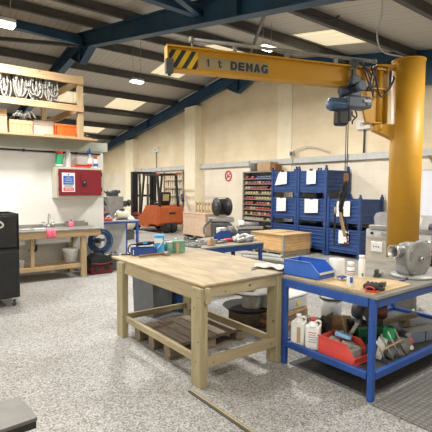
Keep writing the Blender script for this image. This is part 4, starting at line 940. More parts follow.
t = thing('grey_bucket', 'light grey bucket with a dark rim on the floor behind the blue front bench', 'bucket', (4.50, 3.38, 0)); B().lathe([(0, 0), (.12, 0), (.145, .30), (.13, .30), (.11, .01), (0, .01)]).done('bucket_body', 'palegrey', t); B().lathe([(.135, .285), (.155, .29), (.155, .315), (.135, .315), (.13, .30)]).done('rim', 'darkgrey', t); B().tube([(-.15, 0, .28), (-.1, .1, .36), (.1, .1, .36), (.15, 0, .28)], .005, 6).done('handle', 'steel', t)

# ------------------------------------------------------------------ blue front bench
t = thing('blue_workbench', 'bright blue steel framed workbench with a lower shelf in the right foreground', 'workbench', (0, 0, 0))
x0, x1, y0, y1 = 2.98, 5.0, 1.83, 2.82
for (x, y) in ((x0, y0), (x0, y1 - .05), (x1 - .05, y0), (x1 - .05, y1 - .05)): B().bx(x, x + .048, y, y + .048, 0, .838, .004).done('leg', 'bluebench', t)
B().bx(x0, x0 + .04, y0 + .056, y1 - .05, .765, .838, .003).done('end_rail', 'bluebench', t); B().bx(x1 - .04, x1, y0 + .056, y1 - .05, .765, .838).done('end_rail', 'bluebench', t)
B().bx(x0 + .056, x1 - .05, y0, y0 + .04, .765, .838, .003).done('side_rail', 'bluebench', t); B().bx(x0 + .056, x1 - .05, y1 - .04, y1, .765, .838).done('side_rail', 'bluebench', t)
B().bx(x0, x0 + .04, y0 + .056, y1 - .05, .175, .235, .003).done('lower_rail', 'bluebench', t); B().bx(x0 + .056, x1 - .05, y0, y0 + .04, .175, .235, .003).done('lower_rail', 'bluebench', t)
B().bx(x1 - .04, x1, y0 + .056, y1 - .05, .175, .235).done('lower_rail', 'bluebench', t); B().bx(x0 + .056, x1 - .05, y1 - .04, y1, .175, .235).done('lower_rail', 'bluebench', t)
B().bx(x0 + .005, x1 + .01, y0 - .02, y1 + .005, .839, .870, .004).done('bench_top', 'greytop', t)
B().bx(x0 + .041, x1 - .041, y0 + .041, y1 - .041, .185, .20).done('shelf', 'darkgrey', t)
zf = .871
b = B(); b.prism([(3.0, 1.85), (3.58, 1.85), (3.62, 2.0), (3.42, 2.78), (3.0, 2.78)], 0, .010, 'XY'); tag(b.done('plywood_sheet', 'plytan', loc=(0, 0, zf)), 'thin tan plywood sheet lying on the left half of the blue workbench', 'board')
zp = zf + .0105
# blue picking bin: open front to +x -y (right)
t = thing('picking_bin', 'large blue plastic picking bin open at its right end on the blue workbench', 'bin', (3.13, 2.63, zp), math.radians(-86))
b = B().bx(-.19, .19, -.125, .125, 0, .012)
for s in (-1, 1):
    b.prism([(-.19, 0), (.19, 0), (.21, .06), (.12, .145), (-.19, .145)], s * .125, s * .117, 'XZ')
    b.prism([(-.19, .145), (.12, .145), (.12, .152), (-.19, .152)], s * .133, s * .112, 'XZ')
b.bx(-.19, -.182, -.125, .125, 0, .145).prism([(.19, 0), (.20, 0), (.218, .06), (.205, .06)], -.125, .125, 'XZ'); b.done('bin_body', 'bluebin', t)
B().prism([(.202, .045), (.224, .05), (.224, .072), (.205, .066)], -.12, .12, 'XZ').done('label_lip', 'palegrey', t)
t = thing('paper_roll', 'white paper roll standing on the blue workbench next to the blue bin', 'roll', (3.36, 2.47, zp))
B().lathe([(.018, 0), (.07, 0), (.072, .005), (.072, .155), (.07, .16), (.018, .16), (.018, 0)], n=32).done('roll_body', 'white', t); B().lathe([(.018, .002), (.02, .161), (.014, .161), (.014, .002)]).done('core', 'tan', t)
t = thing('cable_ties', 'tangle of blue and white wire in front of the paper roll', 'wire', (3.27, 2.33, zp)); b = B(); r = random.Random(21)
for k in range(7): b.tube([(r.uniform(-.08, .08), r.uniform(-.05, .05), .012) for _ in range(4)], .006, 6)
b.done('white_strands', 'white', t)
b = B()
for k in range(4): b.tube([(r.uniform(-.07, .07), r.uniform(-.04, .04), .02) for _ in range(4)], .006, 6)
b.done('blue_strands', 'bluebench', t)
t = thing('aerosol_can', 'white aerosol can with printed label near the front edge of the blue workbench', 'spray can', (3.07, 2.115, zp))
B().lathe([(0, 0), (.030, 0), (.0325, .004), (.0325, .155), (.028, .168), (0, .168)], n=28).done('can_body', 'white', t); B().lathe([(0, .168), (.029, .168), (.029, .205), (.026, .21), (0, .21)], n=28).done('cap', 'white', t)
for z, c in ((.10, 'lettering'), (.115, 'signred'), (.13, 'lettering')): B().lathe([(.0328, z), (.0332, z), (.0332, z + .006), (.0328, z + .006)], n=28).done('print_band', c, t)
B().box((-.022, -.0235, .06), (.024, .003, .05), rz=-.8).done('print_block', 'bluebin', t)
t = thing('sealant_tube', 'slim white tube with a green mark standing behind the aerosol can', 'tube', (3.45, 2.26, zp))
B().lathe([(0, 0), (.029, 0), (.03, .003), (.03, .17), (.026, .176), (.026, .198), (.028, .2), (.028, .212), (0, .212)], n=28).done('tube_body', 'white', t); B().box((-.019, -.024, .035), (.018, .003, .03), rz=-.7).done('green_mark', 'green', t)
# glove with red cuff
t = thing('work_glove', 'black work glove with a red cuff lying at the bench corner', 'glove', (3.065, 1.915, zp), math.radians(22))
b = B(); b.sphere((.01, .005, .034), .062, (1.15, 1.0, .55))
for k in range(4): b.tube([(.04, -.04 + k * .026, .034), (.10, -.05 + k * .031, .044), (.14, -.055 + k * .034, .017)], .0155, 8); b.sphere((.14, -.055 + k * .034, .017), .0155)
b.tube([(-.01, -.035, .025), (.02, -.07, .02), (.06, -.085, .014)], .013, 8); b.sphere((.06, -.085, .014), .013); b.done('glove_body', 'rubber', t)
b = B(); b.tube([(-.058 + .006 * math.cos(a), .034 * math.cos(a * PI / 5), .028 + .018 * math.sin(a * PI / 5)) for a in range(10)], .006, 7, closed=True); b.tube([(-.055, -.02, .008), (-.04, -.055, .008), (-.01, -.062, .008)], .006, 7); b.box((-.056, -.0, .006), (.02, .06, .008)); b.done('cuff', 'signred', t)
t = thing('steel_clamp', 'small dark forked clamp lying behind the glove', 'clamp', (3.68, 2.24, zf), .3); B().box((0, 0, .012), (.1, .05, .022), bev=.004).box((-.04, .0, .04), (.014, .03, .06), ry=-.3).box((-.01, .0, .04), (.014, .03, .06), ry=.3).done('clamp_body', 'darkgrey', t); B().cyl((.05, 0, .015), (.12, -.02, .015), .01).done('screw', 'steel', t)
t = thing('steel_cube', 'small dark square steel block right of the glove', 'block', (3.30, 1.95, zp), .35); B().box((0, 0, .018), (.065, .04, .036), bev=.003).done('block_body', 'darkgrey', t); B().cyl((0, 0, .036), (0, 0, .039), .01).done('hole_rim', 'steel', t)
t = thing('steel_cube', 'small light grey block behind the glove', 'block', (3.26, 2.05, zp), .2); B().box((0, 0, .015), (.05, .035, .03), bev=.003).done('block_body', 'palegrey', t)
t = thing('marker_pen', 'purple grey pen lying in front of the cast pump', 'pen', (3.70, 1.99, zf), .1); B().cyl((-.08, 0, .009), (.08, 0, .009), .008).done('barrel', mat('pen purple', (.14, .10, .25), .5), t); B().cyl((.05, 0, .009), (.085, 0, .009), .0095).done('cap', 'dark', t)

# cast pump housing
t = thing('pump_housing', 'cast aluminium pump housing with a round cover and two spouts on the blue workbench', 'pump', (3.99, 2.00, zf), math.radians(-9))
B().lathe([(0, 0), (.20, 0), (.205, .008), (.20, .018), (0, .018)], c=(-.02, .05, 0), n=40).done('base_plate', 'grey', t)
b = B(); b.lathe([(0, .0), (.15, .0), (.155, .02), (.15, .14), (.12, .17), (0, .17)], c=(0, 0, .175), axis='Y', n=40)
b.box((0, .085, .10), (.27, .16, .165), bev=.03, seg=2).sphere((-.07, .10, .235), .095, (1, .9, .95)); b.done('volute', 'alu', t)
b = B(); b.lathe([(0, -.018), (.15, -.018), (.172, -.014), (.176, 0), (.172, .006), (0, .006)], c=(0, 0, .177), axis='Y', n=48); cv = b.done('round_cover', 'alu', t)
for k in range(8):
    a = k * PI / 4 + .2; B().cyl((.155 * math.cos(a), -.024, .177 + .155 * math.sin(a)), (.155 * math.cos(a), -.017, .177 + .155 * math.sin(a)), .008, n=8).done('cover_bolt', 'steel', cv)
B().lathe([(.012, -.05), (.022, -.05), (.022, -.018), (.012, -.018)], c=(0, 0, .177), axis='Y').done('shaft_boss', 'steel', cv)
b = B(); b.lathe([(.058, 0), (.058, -.08), (.064, -.085), (.064, -.13), (.056, -.13), (.052, 0)], c=(-.12, .10, .245), axis='X', n=32); b.lathe([(.0, -.02), (.052, -.02)], c=(-.12, .10, .245), axis='X', n=28); b.done('left_spout', 'steel', t)
b = B(); b.lathe([(.050, 0), (.050, .09), (.058, .095), (.058, .16), (.048, .16), (.044, 0)], c=(.10, .08, .275), axis='X', n=28); b.done('right_spout', 'steel', t)
t = thing('black_stand', 'slim black measuring stand at the far right of the blue workbench', 'stand', (4.72, 2.22, zf)); B().bx(-.07, .07, -.05, .05, 0, .03, .004).done('foot', 'dark', t); B().cyl((0, 0, .03), (0, 0, .42), .009).done('rod', 'dark', t); B().box((-.03, 0, .24), (.10, .04, .03)).cyl((-.07, -.02, .24), (-.07, .02, .24), .03).done('arm', 'darkgrey', t); B().sphere((.0, 0, .13), .025).done('knob', 'signred', t)

# on the lower shelf
zs = .201
def jug(x, y, rz, capm, label, stripe):
    t = thing('chemical_bottle', label, 'bottle', (x, y, zs), rz)
    b = B().box((0, 0, .115), (.14, .085, .23), bev=.02, seg=3); b.lathe([(.05, .225), (.04, .25), (.022, .262), (.022, .275), (0, .275)], n=20); b.done('bottle_body', 'white', t)
    B().tube([(.06, 0, .21), (.066, 0, .27), (.03, 0, .275), (.01, 0, .25)], .011, 8).done('handle', 'white', t)
    B().cyl((0, 0, .272), (0, 0, .30), .024).done('cap', capm, t)
    l_ = B().box((0 if stripe == 'white' else .01, -.0435, .11), (.10 if stripe == 'white' else .035, .003, .15)).done('label_sheet', stripe, t)
    if stripe == 'white':
        for k in range(5): B().box((0, -.046, .17 - .022 * k), (.075 - .01 * (k % 2), .002, .006)).done('print_line', 'grey' if k else 'signred', l_)
jug(3.08, 2.685, math.radians(-62), 'white', 'white bottle with a brown stripe on the lower shelf, nearer the bench leg', 'tan')
jug(3.10, 2.525, math.radians(-62), 'signred', 'white bottle with a red cap beside the red bin on the lower shelf', 'white')
t = thing('dark_bottle', 'dark grey flat can leaning behind the white bottles on the lower shelf', 'can', (3.30, 2.62, zs), -.6); B().box((0, 0, .12), (.12, .09, .22), ry=.25, bev=.02, seg=2).done('can_body', 'dark', t); B().cyl((.03, 0, .22), (.05, 0, .26), .02).done('cap', 'darkgrey', t)
t = thing('red_picking_bin', 'salmon red plastic bin full of parts on the lower shelf', 'bin', (3.17, 2.255, zs), math.radians(-90))
b = B().bx(-.17, .20, -.11, .11, 0, .01)
for s in (-1, 1): b.prism([(-.17, 0), (.18, 0), (.21, .07), (.12, .17), (-.17, .17)], s * .115, s * .107, 'XZ'); b.prism([(-.18, .165), (.12, .165), (.12, .175), (-.18, .175)], s * .122, s * .105, 'XZ')
b.bx(-.17, -.162, -.11, .11, 0, .17).prism([(.18, 0), (.19, 0), (.215, .07), (.205, .07)], -.11, .11, 'XZ'); b.done('bin_body', 'redbin', t)
def junk(name, label, loc, rz, pieces, m, cat='part'):
    b = B()
    for p in pieces:
        if p[0] == 'b': b.box(p[1], p[2], rz=p[3], rx=p[4], ry=p[5], bev=.006)
        elif p[0] == 'c': b.cyl(p[1], p[2], p[3])
        elif p[0] == 't': b.tube(p[1], p[2])
    return tag(b.done(name, m, loc=loc, rz=rz), label, cat)
junk('blue_packet', 'sky blue and white packet on top of the red bin', (3.20, 2.26, zs + .165), .3, [('b', (0, 0, .02), (.10, .14, .03), .2, .2, .1), ('b', (.03, .05, .03), (.06, .08, .02), .5, -.2, .2)], mat('pale blue wrapper', (.20, .42, .66), .4, var=.25, scale=40), 'packet')
junk('cloth_scraps', 'greyish cloth scraps filling the red bin', (3.17, 2.25, zs + .012), 0, [('b', (0, 0, .05), (.17, .30, .10), 0, 0, 0), ('b', (0, .08, .11), (.12, .10, .05), .4, .2, .1), ('b', (.02, -.07, .10), (.12, .12, .05), -.3, .1, .2)], 'strip', 'scraps')
junk('angle_plate', 'brown grey folded plate standing behind the red bin', (3.52, 2.46, zs), .5, [('b', (0, 0, .14), (.20, .012, .24), 0, -.3, .2), ('b', (.12, .06, .12), (.012, .2, .2), .3, 0, .2)], 'tan', 'plate')
junk('angle_plate', 'dark grey folded plate standing left of the brown plate on the lower shelf', (3.46, 2.66, zs), -.2, [('b', (0, 0, .13), (.22, .012, .22), .2, .2, -.2), ('b', (-.08, .05, .1), (.012, .18, .17), .1, .1, -.2)], 'tub', 'plate')
junk('plastic_hood', 'dark grey round hood at the back of the lower shelf', (4.0, 2.60, zs), .2, [('c', (0, -.06, .20), (0, .08, .21), .10), ('b', (0, 0, .06), (.16, .13, .12), 0, 0, 0)], 'charcoal', 'hood')
junk('green_strap_case', 'long green plastic case lying across the lower shelf', (3.60, 2.22, zs), .05, [('b', (.02, 0, .15), (.42, .06, .08), -.25, 0, .08), ('b', (.02, 0, .06), (.26, .08, .12), -.25, 0, 0)], 'darkgreen', 'case')
junk('grey_offcut', 'pale grey offcut leaning on the green case', (3.42, 2.33, zs), .2, [('b', (0, 0, .14), (.14, .03, .2), 0, .5, -.4)], 'palegrey', 'offcut')
junk('white_bag', 'white plastic bag with a dark red edge right of the red bin', (3.30, 2.03, zs + .0), .2, [('b', (.12, -.02, .09), (.14, .08, .18), .3, .3, .2)], 'palegrey', 'bag')
t = thing('round_green_part', 'dark green round fitting on the lower shelf behind the front leg', 'fitting', (3.62, 2.06, zs), .4); B().lathe([(0, 0), (.04, 0), (.06, .05), (.055, .12), (.04, .15), (.03, .15), (0, .1)], c=(0, 0, .09)).done('fitting_body', 'green', t); B().cyl((0, 0, 0), (0, 0, .10), .05).done('fitting_foot', 'darkgrey', t)
t = thing('brown_motor', 'dark red brown motor hanging shape beside the green fitting on the shelf', 'motor', (3.84, 2.32, zs), .6); B().lathe([(0, -.09), (.06, -.09), (.085, -.06), (.085, .06), (.06, .09), (0, .09)], c=(0, 0, .29), axis='Y').done('motor_body', mat('dark red brown paint', (.10, .03, .02), .4, var=.3), t); B().bx(-.05, .05, -.05, .05, 0, .225).done('motor_foot', 'darkgrey', t)
t = thing('frame_rack', 'dark steel frame with pale bars leaning at the front of the lower shelf', 'frame', (3.30, 1.93, zs), 0)
for k in range(4): B().tube([(.02 + .11 * k, -.03, .004), (-.05 + .11 * k, .06, .24)], .007, smooth=False).done('bar', 'steel' if k % 2 == 0 else 'tub', t)
B().tube([(-.02, .02, .12), (.36, .02, .14)], .009, smooth=False).done('cross_bar', 'tan', t)
junk('navy_case', 'navy blue case inside the steel frame on the lower shelf', (3.40, 2.06, zs), .1, [('b', (0, 0, .075), (.26, .07, .14), 0, .1, 0)], 'stillage', 'case')
junk('dark_casting', 'dark casting in the middle of the lower shelf', (3.62, 2.34, zs), .7, [('b', (0, 0, .06), (.22, .16, .12), .3, 0, 0), ('c', (0, 0, .12), (.08, 0, .18), .05)], 'dark', 'casting')
t = thing('cast_bracket', 'grey cast bracket with a red plug at the front of the lower shelf', 'bracket', (3.73, 1.99, zs), .3); B().prism([(-.10, 0), (.10, 0), (.11, .08), (.04, .12), (-.09, .10)], -.05, .05, 'XZ').done('bracket_body', 'tub', t); B().cyl((.09, -.06, .08), (.12, -.03, .09), .022).done('plug', 'redbin', t); B().cyl((.06, -.07, .03), (.08, -.05, .03), .02).done('white_plug', 'white', t)
t = thing('metal_case', 'long grey blue metal case lying on the right of the lower shelf', 'case', (4.16, 2.04, zs), math.radians(-14)); B().bx(-.20, .20, -.06, .06, 0, .11, .01).done('case_body', mat('grey blue case', (.16, .20, .27), .45, var=.1), t); B().bx(-.202, .202, -.062, .062, .111, .122, .004).done('lid', 'grey', t); B().bx(.0, .008, -.065, -.06, 0, .11).done('strap', 'dark', t)
junk('long_bar', 'long dark bar lying along the back of the lower shelf', (4.15, 2.40, zs), -.12, [('b', (0, 0, .10), (1.0, .06, .05), 0, 0, 0), ('b', (-.3, 0, .04), (.1, .08, .08), 0, 0, 0), ('b', (.3, 0, .04), (.1, .08, .08), 0, 0, 0)], 'pallet', 'bar')
junk('rust_tray', 'shallow rusty tray under the grey blue metal case', (3.95, 2.26, zs), -.3, [('b', (0, 0, .012), (.45, .12, .02), 0, 0, 0), ('b', (0, -.06, .03), (.45, .008, .04), 0, 0, 0)], 'brown', 'tray')
t = thing('black_hose_coil', 'black rubber hose coil behind the steel frame on the lower shelf', 'hose', (3.74, 2.20, zs), 0)
b = B()
for k in range(4): b.tube([((.10 + .01 * (k % 2)) * math.cos(a * PI / 5), (.10 + .01 * (k % 2)) * math.sin(a * PI / 5), .02 + .03 * k) for a in range(10)], .016, 8, closed=True)
b.done('hose_coil', 'rubber', t); B().cyl((.1, 0, .02), (.18, .03, .08), .02).done('hose_end', 'steel', t)
junk('dark_gear_housing', 'dark grey housing behind the brown plate on the lower shelf', (3.72, 2.55, zs), .4, [('b', (0, 0, .07), (.18, .14, .14), .3, 0, 0), ('c', (-.05, 0, .14), (-.05, 0, .19), .05)], 'darkgrey', 'housing')
junk('crumpled_bag', 'crumpled dark grey bag in front of the black hose coil', (3.52, 2.00, zs), .2, [('b', (0, 0, .05), (.14, .10, .10), .3, .3, .2), ('b', (.05, .03, .10), (.10, .09, .06), -.4, .2, -.3)], 'charcoal', 'bag')
junk('pale_tray', 'pale grey tray standing on edge behind the green case', (3.86, 2.46, zs), .7, [('b', (0, 0, .09), (.20, .02, .17), 0, -.2, 0)], 'palegrey', 'tray')
junk('small_valve', 'small dark valve left of the metal case on the shelf', (3.83, 1.99, zs), .2, [('b', (0, 0, .04), (.09, .07, .08), 0, 0, 0), ('c', (0, 0, .08), (0, 0, .15), .02), ('t', [(-.06, 0, .15), (.06, .0, .15)], .012)], 'tub', 'valve')

# ------------------------------------------------------------------ mats and lath
b = B().bx(3.03, 4.94, 1.885, 2.76, .001, .010, .003); tag(b.done('rubber_mat', 'mat_plain'), 'smooth charcoal rubber mat on the floor under the blue workbench', 'mat')
b = B().bx(2.96, 4.9, .6, 1.825, .001, .014, .004); tag(b.done('rubber_mat', 'mat_hex'), 'dimpled grey rubber mat in front of the blue workbench', 'mat')
t = thing('floor_lath', 'thin dark lath with a yellow edge lying on the floor before the pine workbench', 'lath', (1.935, 2.45, 0), 0); B().bx(-.022, .0, -.62, .41, .001, .014, .002).done('dark_strip', 'darkgrey', t); B().bx(.001, .012, -.62, .41, .001, .010).done('yellow_strip', mat('mustard strip', (.55, .40, .12), .5), t); B().bx(.013, .02, -.62, .41, .001, .012).done('grey_strip', 'tub', t)

# ------------------------------------------------------------------ machine at right back
t = thing('beige_lathe', 'beige machine tool with a scuffed guard behind the yellow column', 'machine', (7.0, 3.9, 0))
B().bx(0, .55, -1.7, .62, .0, .98, .01).done('cabinet', 'beige', t)
B().bx(-.02, .5, -1.7, .55, .98, 1.06, .006).done('machine_bed', 'grey', t)
B().bx(-.012, 0, -1.7, .60, .84, .97).done('control_strip', 'palegrey', t)
for y in (.48, .25, -.3): B().cyl((-.04, y, .91), (-.012, y, .91), .025 if y != .25 else .04).done('control_knob', 'dark' if y != .25 else 'steel', t)
B().bx(-.015, 0, .28, .5, .58, .76, .006).done('socket_plate', 'white', t)
for k in range(3): B().cyl((-.02, .34 + .05 * k, .67), (-.015, .34 + .05 * k, .67), .012).done('socket_hole', 'dark', t)
B().bx(-.015, 0, -.75, -.62, .87, .95).done('warning_label', 'yellowp', t)
pts = [(.52, 1.06), (.54, 1.2), (.50, 1.27), (.42, 1.30), (-.18, 1.30), (-.2, 1.06)]
B().prism([(p[0], p[1]) for p in pts], .12, .14, 'YZ').done('splash_guard', 'mirrorgrey', t)
B().prism([(-.25, 1.06), (-.3, 1.26), (-1.6, 1.26), (-1.6, 1.06)], .30, .32, 'YZ').done('rear_guard', 'palegrey', t)
b = B().tube([(.2, -.5, 1.1), (.15, -.62, 1.3), (.1, -.75, 1.28), (.1, -.85, 1.12)], .018); b.done('coolant_hose', 'cable', t)
B().box((.1, -.85, 1.13), (.2, .3, .14), rx=.2, bev=.03).cyl((.02, -.7, 1.08), (.02, -.55, 1.1), .06).done('tool_post', 'darkgrey', t)
B().cyl((.0, -.62, .6), (.0, -.62, 1.1), .015).done('feed_rod', 'dark', t)

# ------------------------------------------------------------------ crane
cx, cy, cr_ = 5.63, 3.06, .208
t = thing('jib_crane', 'yellow pillar jib crane with a grey foot standing behind the blue workbench', 'crane', (cx, cy, 0))
B().lathe([(0, 0), (.32, 0), (.325, .01), (.325, .035), (.31, .045), (0, .045)], n=8).done('base_flange', 'tub', t)
for k in range(8): a = k * PI / 4 + PI / 8; B().cyl((.262 * math.cos(a), .262 * math.sin(a), .046), (.262 * math.cos(a), .262 * math.sin(a), .10), .018, n=8).done('anchor_bolt', 'palegrey', t)
B().cyl((0, 0, .04), (0, 0, .72), cr_ - .001, n=40).done('painted_foot', 'tub', t)
B().cyl((0, 0, .72), (0, 0, 3.44), cr_, n=48).done('column', 'yellow', t)
B().lathe([(0, 3.44), (cr_ + .010, 3.44), (cr_ + .010, 3.455), (0, 3.46)], n=48).done('top_cap', 'yellow', t)
# the arm: its own frame, +x along the beam from the pivot
J = thing('crane_arm', 'yellow crane jib beam with hazard stripes and black lettering', 'crane arm', (5.30, 3.29, 0), math.atan2(1.0, -2.83))
Lj = 2.92
b = B(); b.bx(-.06, Lj, -.008, .008, 3.06, 3.32); b.bx(-.06, Lj, -.075, .075, 3.305, 3.322); b.bx(-.06, Lj, -.075, .075, 3.046, 3.062); b.bx(Lj, Lj + .012, -.078, .078, 3.046, 3.322)
b.done('beam', 'yellow', J)
B().bx(.10, Lj - .02, -.020, -.008, 3.064, 3.304).bx(.10, Lj - .02, .008, .020, 3.064, 3.304).done('web_plate', 'yellow', J)
# sides facing the camera: local -y or +y ? both sides carry the same marks
for s in (1, -1):
    B().bx(Lj - .36, Lj - .02, s * .0205, s * .026, 3.085, 3.285).done('hazard_stripes', 'hazard', J)
    pl = B().bx(Lj - 1.27, Lj - .38, s * .0205, s * .024, 3.105, 3.24).done('label_plate', 'plate', J)
def stroke_letters(word, x0, z0, h, w, t, gap, y):
    # heavy block capitals read from the camera side (x decreases to the reader's right)
    x = x0
    for ch in word:
        P = lambda pts: b.prism([(x - u * w, z0 + v * h) for u, v in pts], y, y + .003, 'XZ')
        q = t / w; r_ = t / h * .8
        b = B()
        if ch in 'DE': P([(0, 0), (q, 0), (q, 1), (0, 1)])
        if ch == 'D':
            P([(q, 0), (.7, 0), (.75, r_), (q, r_)]); P([(q, 1), (.7, 1), (.75, 1 - r_), (q, 1 - r_)])
            P([(.7, 0), (1, .3), (1, .7), (.7, 1), (1 - q, .72), (1 - q, .28)])
        if ch == 'E':
            for v in (0, .5 - r_ / 2, 1 - r_): P([(q, v), (.92, v), (.92, v + r_), (q, v + r_)])
        if ch == 'M':
            P([(0, 0), (q * .9, 0), (q * .9, 1), (0, 1)]); P([(1 - q * .9, 0), (1, 0), (1, 1), (1 - q * .9, 1)])
            P([(q * .5, 1), (q * .9, 1), (.5, .5), (.5, .15)]); P([(1 - q * .5, 1), (1 - q * .9, 1), (.5, .5), (.5, .15)])
        if ch == 'A':
            P([(0, 0), (q, 0), (.55, 1), (.35, 1)]); P([(1, 0), (1 - q, 0), (.45, 1), (.65, 1)]); P([(.25, .2), (.75, .2), (.7, .4), (.3, .4)])
        if ch == 'G':
            P([(.25, 0), (.9, 0), (1, .1), (1, r_), (.25, r_)]); P([(.25, 1), (.95, 1), (.95, 1 - r_), (.25, 1 - r_)])
            P([(.3, 0), (0, .3), (0, .7), (.3, 1), (q, .7), (q, .3)]); P([(1 - q * .9, r_), (1, r_), (1, .55), (1 - q * .9, .55)]); P([(.55, .4), (1, .4), (1, .55), (.55, .55)])
        b.done('lettering', 'lettering', J); x -= w + gap
stroke_letters('DEMAG', Lj - .765, 3.12, .098, .086, .030, .014, .0245)
b = B().bx(Lj - .50, Lj - .482, .0245, .027, 3.13, 3.215).bx(Lj - .482, Lj - .47, .0245, .027, 3.195, 3.208); b = B().prism([(Lj - .482, 3.13), (Lj - .50, 3.13), (Lj - .50, 3.215), (Lj - .482, 3.215), (Lj - .466, 3.195), (Lj - .466, 3.185), (Lj - .482, 3.193)], .0245, .027, 'XZ'); b.done('lettering', 'lettering', J)
b = B().prism([(Lj - .62, 3.215), (Lj - .635, 3.215), (Lj - .635, 3.195), (Lj - .655, 3.195), (Lj - .655, 3.183), (Lj - .635, 3.183), (Lj - .635, 3.15), (Lj - .655, 3.145), (Lj - .655, 3.13), (Lj - .63, 3.13), (Lj - .62, 3.14), (Lj - .62, 3.183), (Lj - .605, 3.183), (Lj - .605, 3.195), (Lj - .62, 3.195)], .0245, .027, 'XZ'); b.done('lettering', 'lettering', J)
B().bx(Lj - .06, Lj + .03, .03, .10, 3.0, 3.16, .006).cyl((Lj - .02, .05, 2.98), (Lj - .02, .05, 3.18), .02).done('end_stop', 'darkgrey', J)
B().cyl((0, 0, 2.60), (0, 0, 3.36), .055).done('pivot_pin', 'yellow', J)
B().prism([(-.07, 3.05), (.34, 3.05), (.26, 2.80), (.20, 2.60), (-.07, 2.60)], -.02, .02, 'XZ').done('gusset_plate', 'yellow', J)
B().bx(-.085, -.07, -.09, .09, 2.60, 3.32).bx(.0, .2, -.08, .08, 2.595, 2.612).done('gusset_flange', 'yellow', J)
for q in (1.42, 2.62):
    B().cyl((q, 0, 3.32), (q, 0, 3.40), .012).bx(q - .04, q + .04, -.03, .03, 3.32, 3.33).done('rail_bracket', 'grey', J)
B().tube([(-.06, 0, 3.30), (-.2, 0, 3.40), (-.32, 0, 3.37)], .02).done('cable_entry', 'cable', J)
# pillar brackets (fixed to the column)
ang = math.atan2(3.29 - cy, 5.30 - cx); ca, sa = math.cos(ang), math.sin(ang)
for z, h in ((2.47, .12), (3.33, .05)):
    b = B(); b.prism([(.15, z - (.10 if h > .1 else 0)), (.47, z + .04), (.47, z + h), (.15, z + h)], -.07, .07, 'XZ'); b.cyl((.40, 0, z + .03), (.40, 0, z + h), .075); b.done('pivot_bracket', 'yellow', t, rz=ang)
# conductor rail above the jib
t = thing('conductor_rail', 'grey conduit rail running along the top of the yellow jib beam', 'rail', (5.30, 3.29, 0), math.atan2(1.0, -2.83))
B().tube([(.12, .02, 3.42), (2.62, .02, 3.42)], .022, 10, smooth=False).done('rail_tube', 'grey', t)
B().cyl((.08, .02, 3.42), (.119, .02, 3.42), .032).done('end_cap', 'grey', t); B().cyl((2.621, .02, 3.42), (2.66, .02, 3.42), .03).done('end_cap', 'grey', t)
for q in (.7, 1.4, 2.1): B().bx(q - .02, q + .02, -.0, .04, 3.322, 3.40).done('saddle', 'grey', t)
# hoist
t = thing('chain_hoist', 'slate blue electric chain hoist hanging from the yellow jib beam', 'hoist', (5.30, 3.29, 0), math.atan2(1.0, -2.83))
hx = .46
B().bx(hx - .10, hx + .10, -.11, -.085, 2.92, 3.13, .01).bx(hx - .10, hx + .10, .085, .11, 2.92, 3.13, .01).done('trolley_plate', 'hoist', t)
for q in (-.06, .06):
    for s in (-1, 1): B().cyl((hx + q, s * .05, 3.09), (hx + q, s * .085, 3.09), .03).done('trolley_wheel', 'steel', t)
B().cyl((hx - .02, .11, 3.03), (hx - .02, .24, 3.03), .06).bx(hx - .02, hx + .10, .11, .20, 3.05, 3.16, .01).done('trolley_motor', 'hoist', t)
B().cyl((hx + .08, .10, 2.99), (hx + .22, .10, 2.97), .055).done('travel_motor', mat('navy motor casing', (.03, .045, .08), .4), t)
B().cyl((hx, -.09, 2.94), (hx, .09, 2.94), .016).bx(hx - .03, hx + .03, -.03, .03, 2.86, 2.95).done('suspension_lug', 'dark', t)
g = B(); g.box((hx - .065, .03, 2.845), (.36, .22, .15), bev=.02, seg=2).box((hx - .20, .03, 2.85), (.10, .24, .12), bev=.015); g.done('gearbox', 'hoist', t)
B().box((hx - .17, .152, 2.86), (.11, .004, .034)).done('gearbox_plate', 'palegrey', t)
text('DEMAG', .028, 'paper', t, (hx - .17, .1545, 2.86), (PI / 2, 0, PI))
b = B(); b.lathe([(0, 0), (.085, 0), (.085, .02), (.078, .025), (.078, .2), (.07, .24), (0, .24)], c=(hx + .10, .03, 2.81), axis='X', n=24)
for k in range(12): a = k * PI / 6; b.box((hx + .21, .03 + .082 * math.cos(a), 2.81 + .082 * math.sin(a)), (.18, .012, .012), rx=a)
b.done('motor_housing', 'motorblue', t)
B().box((hx + .165, .05, 2.635), (.16, .13, .20), bev=.03, seg=2).done('chain_bag', 'dark', t)
B().bx(hx + .03, hx + .07, .0, .10, 2.60, 2.76, .006).done('chain_guide', 'darkgrey', t)
b = B(); b.tube([(hx - .02, .10, 2.74), (hx - .03, .12, 2.66), (hx + .03, .12, 2.60), (hx + .02, .1, 2.56)], .010); b.tube([(hx - .05, .0, 2.74), (hx - .04, .0, 2.70), (hx - .08, .02, 2.66)], .010); b.done('limit_cable', 'cable', t)
b = B()
for (a_, c_, d_) in ((.0, .12, 3.02), (.05, .16, 2.92), (.09, .06, 3.0)): b.tube([(hx - .1 + a_ * .5, .10, 3.36), (hx - .15 - a_, .12, 3.2), (hx - .12 - c_, .12, d_), (hx - .22 - a_, .12, 3.1), (hx - .18 - c_, .1, 3.34)], .010, 7)
b.tube([(hx - .30, .1, 3.32), (hx - .36, .12, 3.0), (hx - .44, .12, 2.95), (hx - .6, .1, 3.15), (hx - .68, .0, 3.3)], .011, 7); b.done('festoon_cable', 'cable', t)
b = B(); b.bx(hx - .14, hx + .05, .03, .10, 3.33, 3.40, .01); b.bx(hx - .02, hx + .03, .06, .10, 3.08, 3.38, .005); b.box((hx - .0, .09, 3.3), (.2, .02, .03), ry=.5); b.done('current_collector', 'darkgrey', t)
b = B()
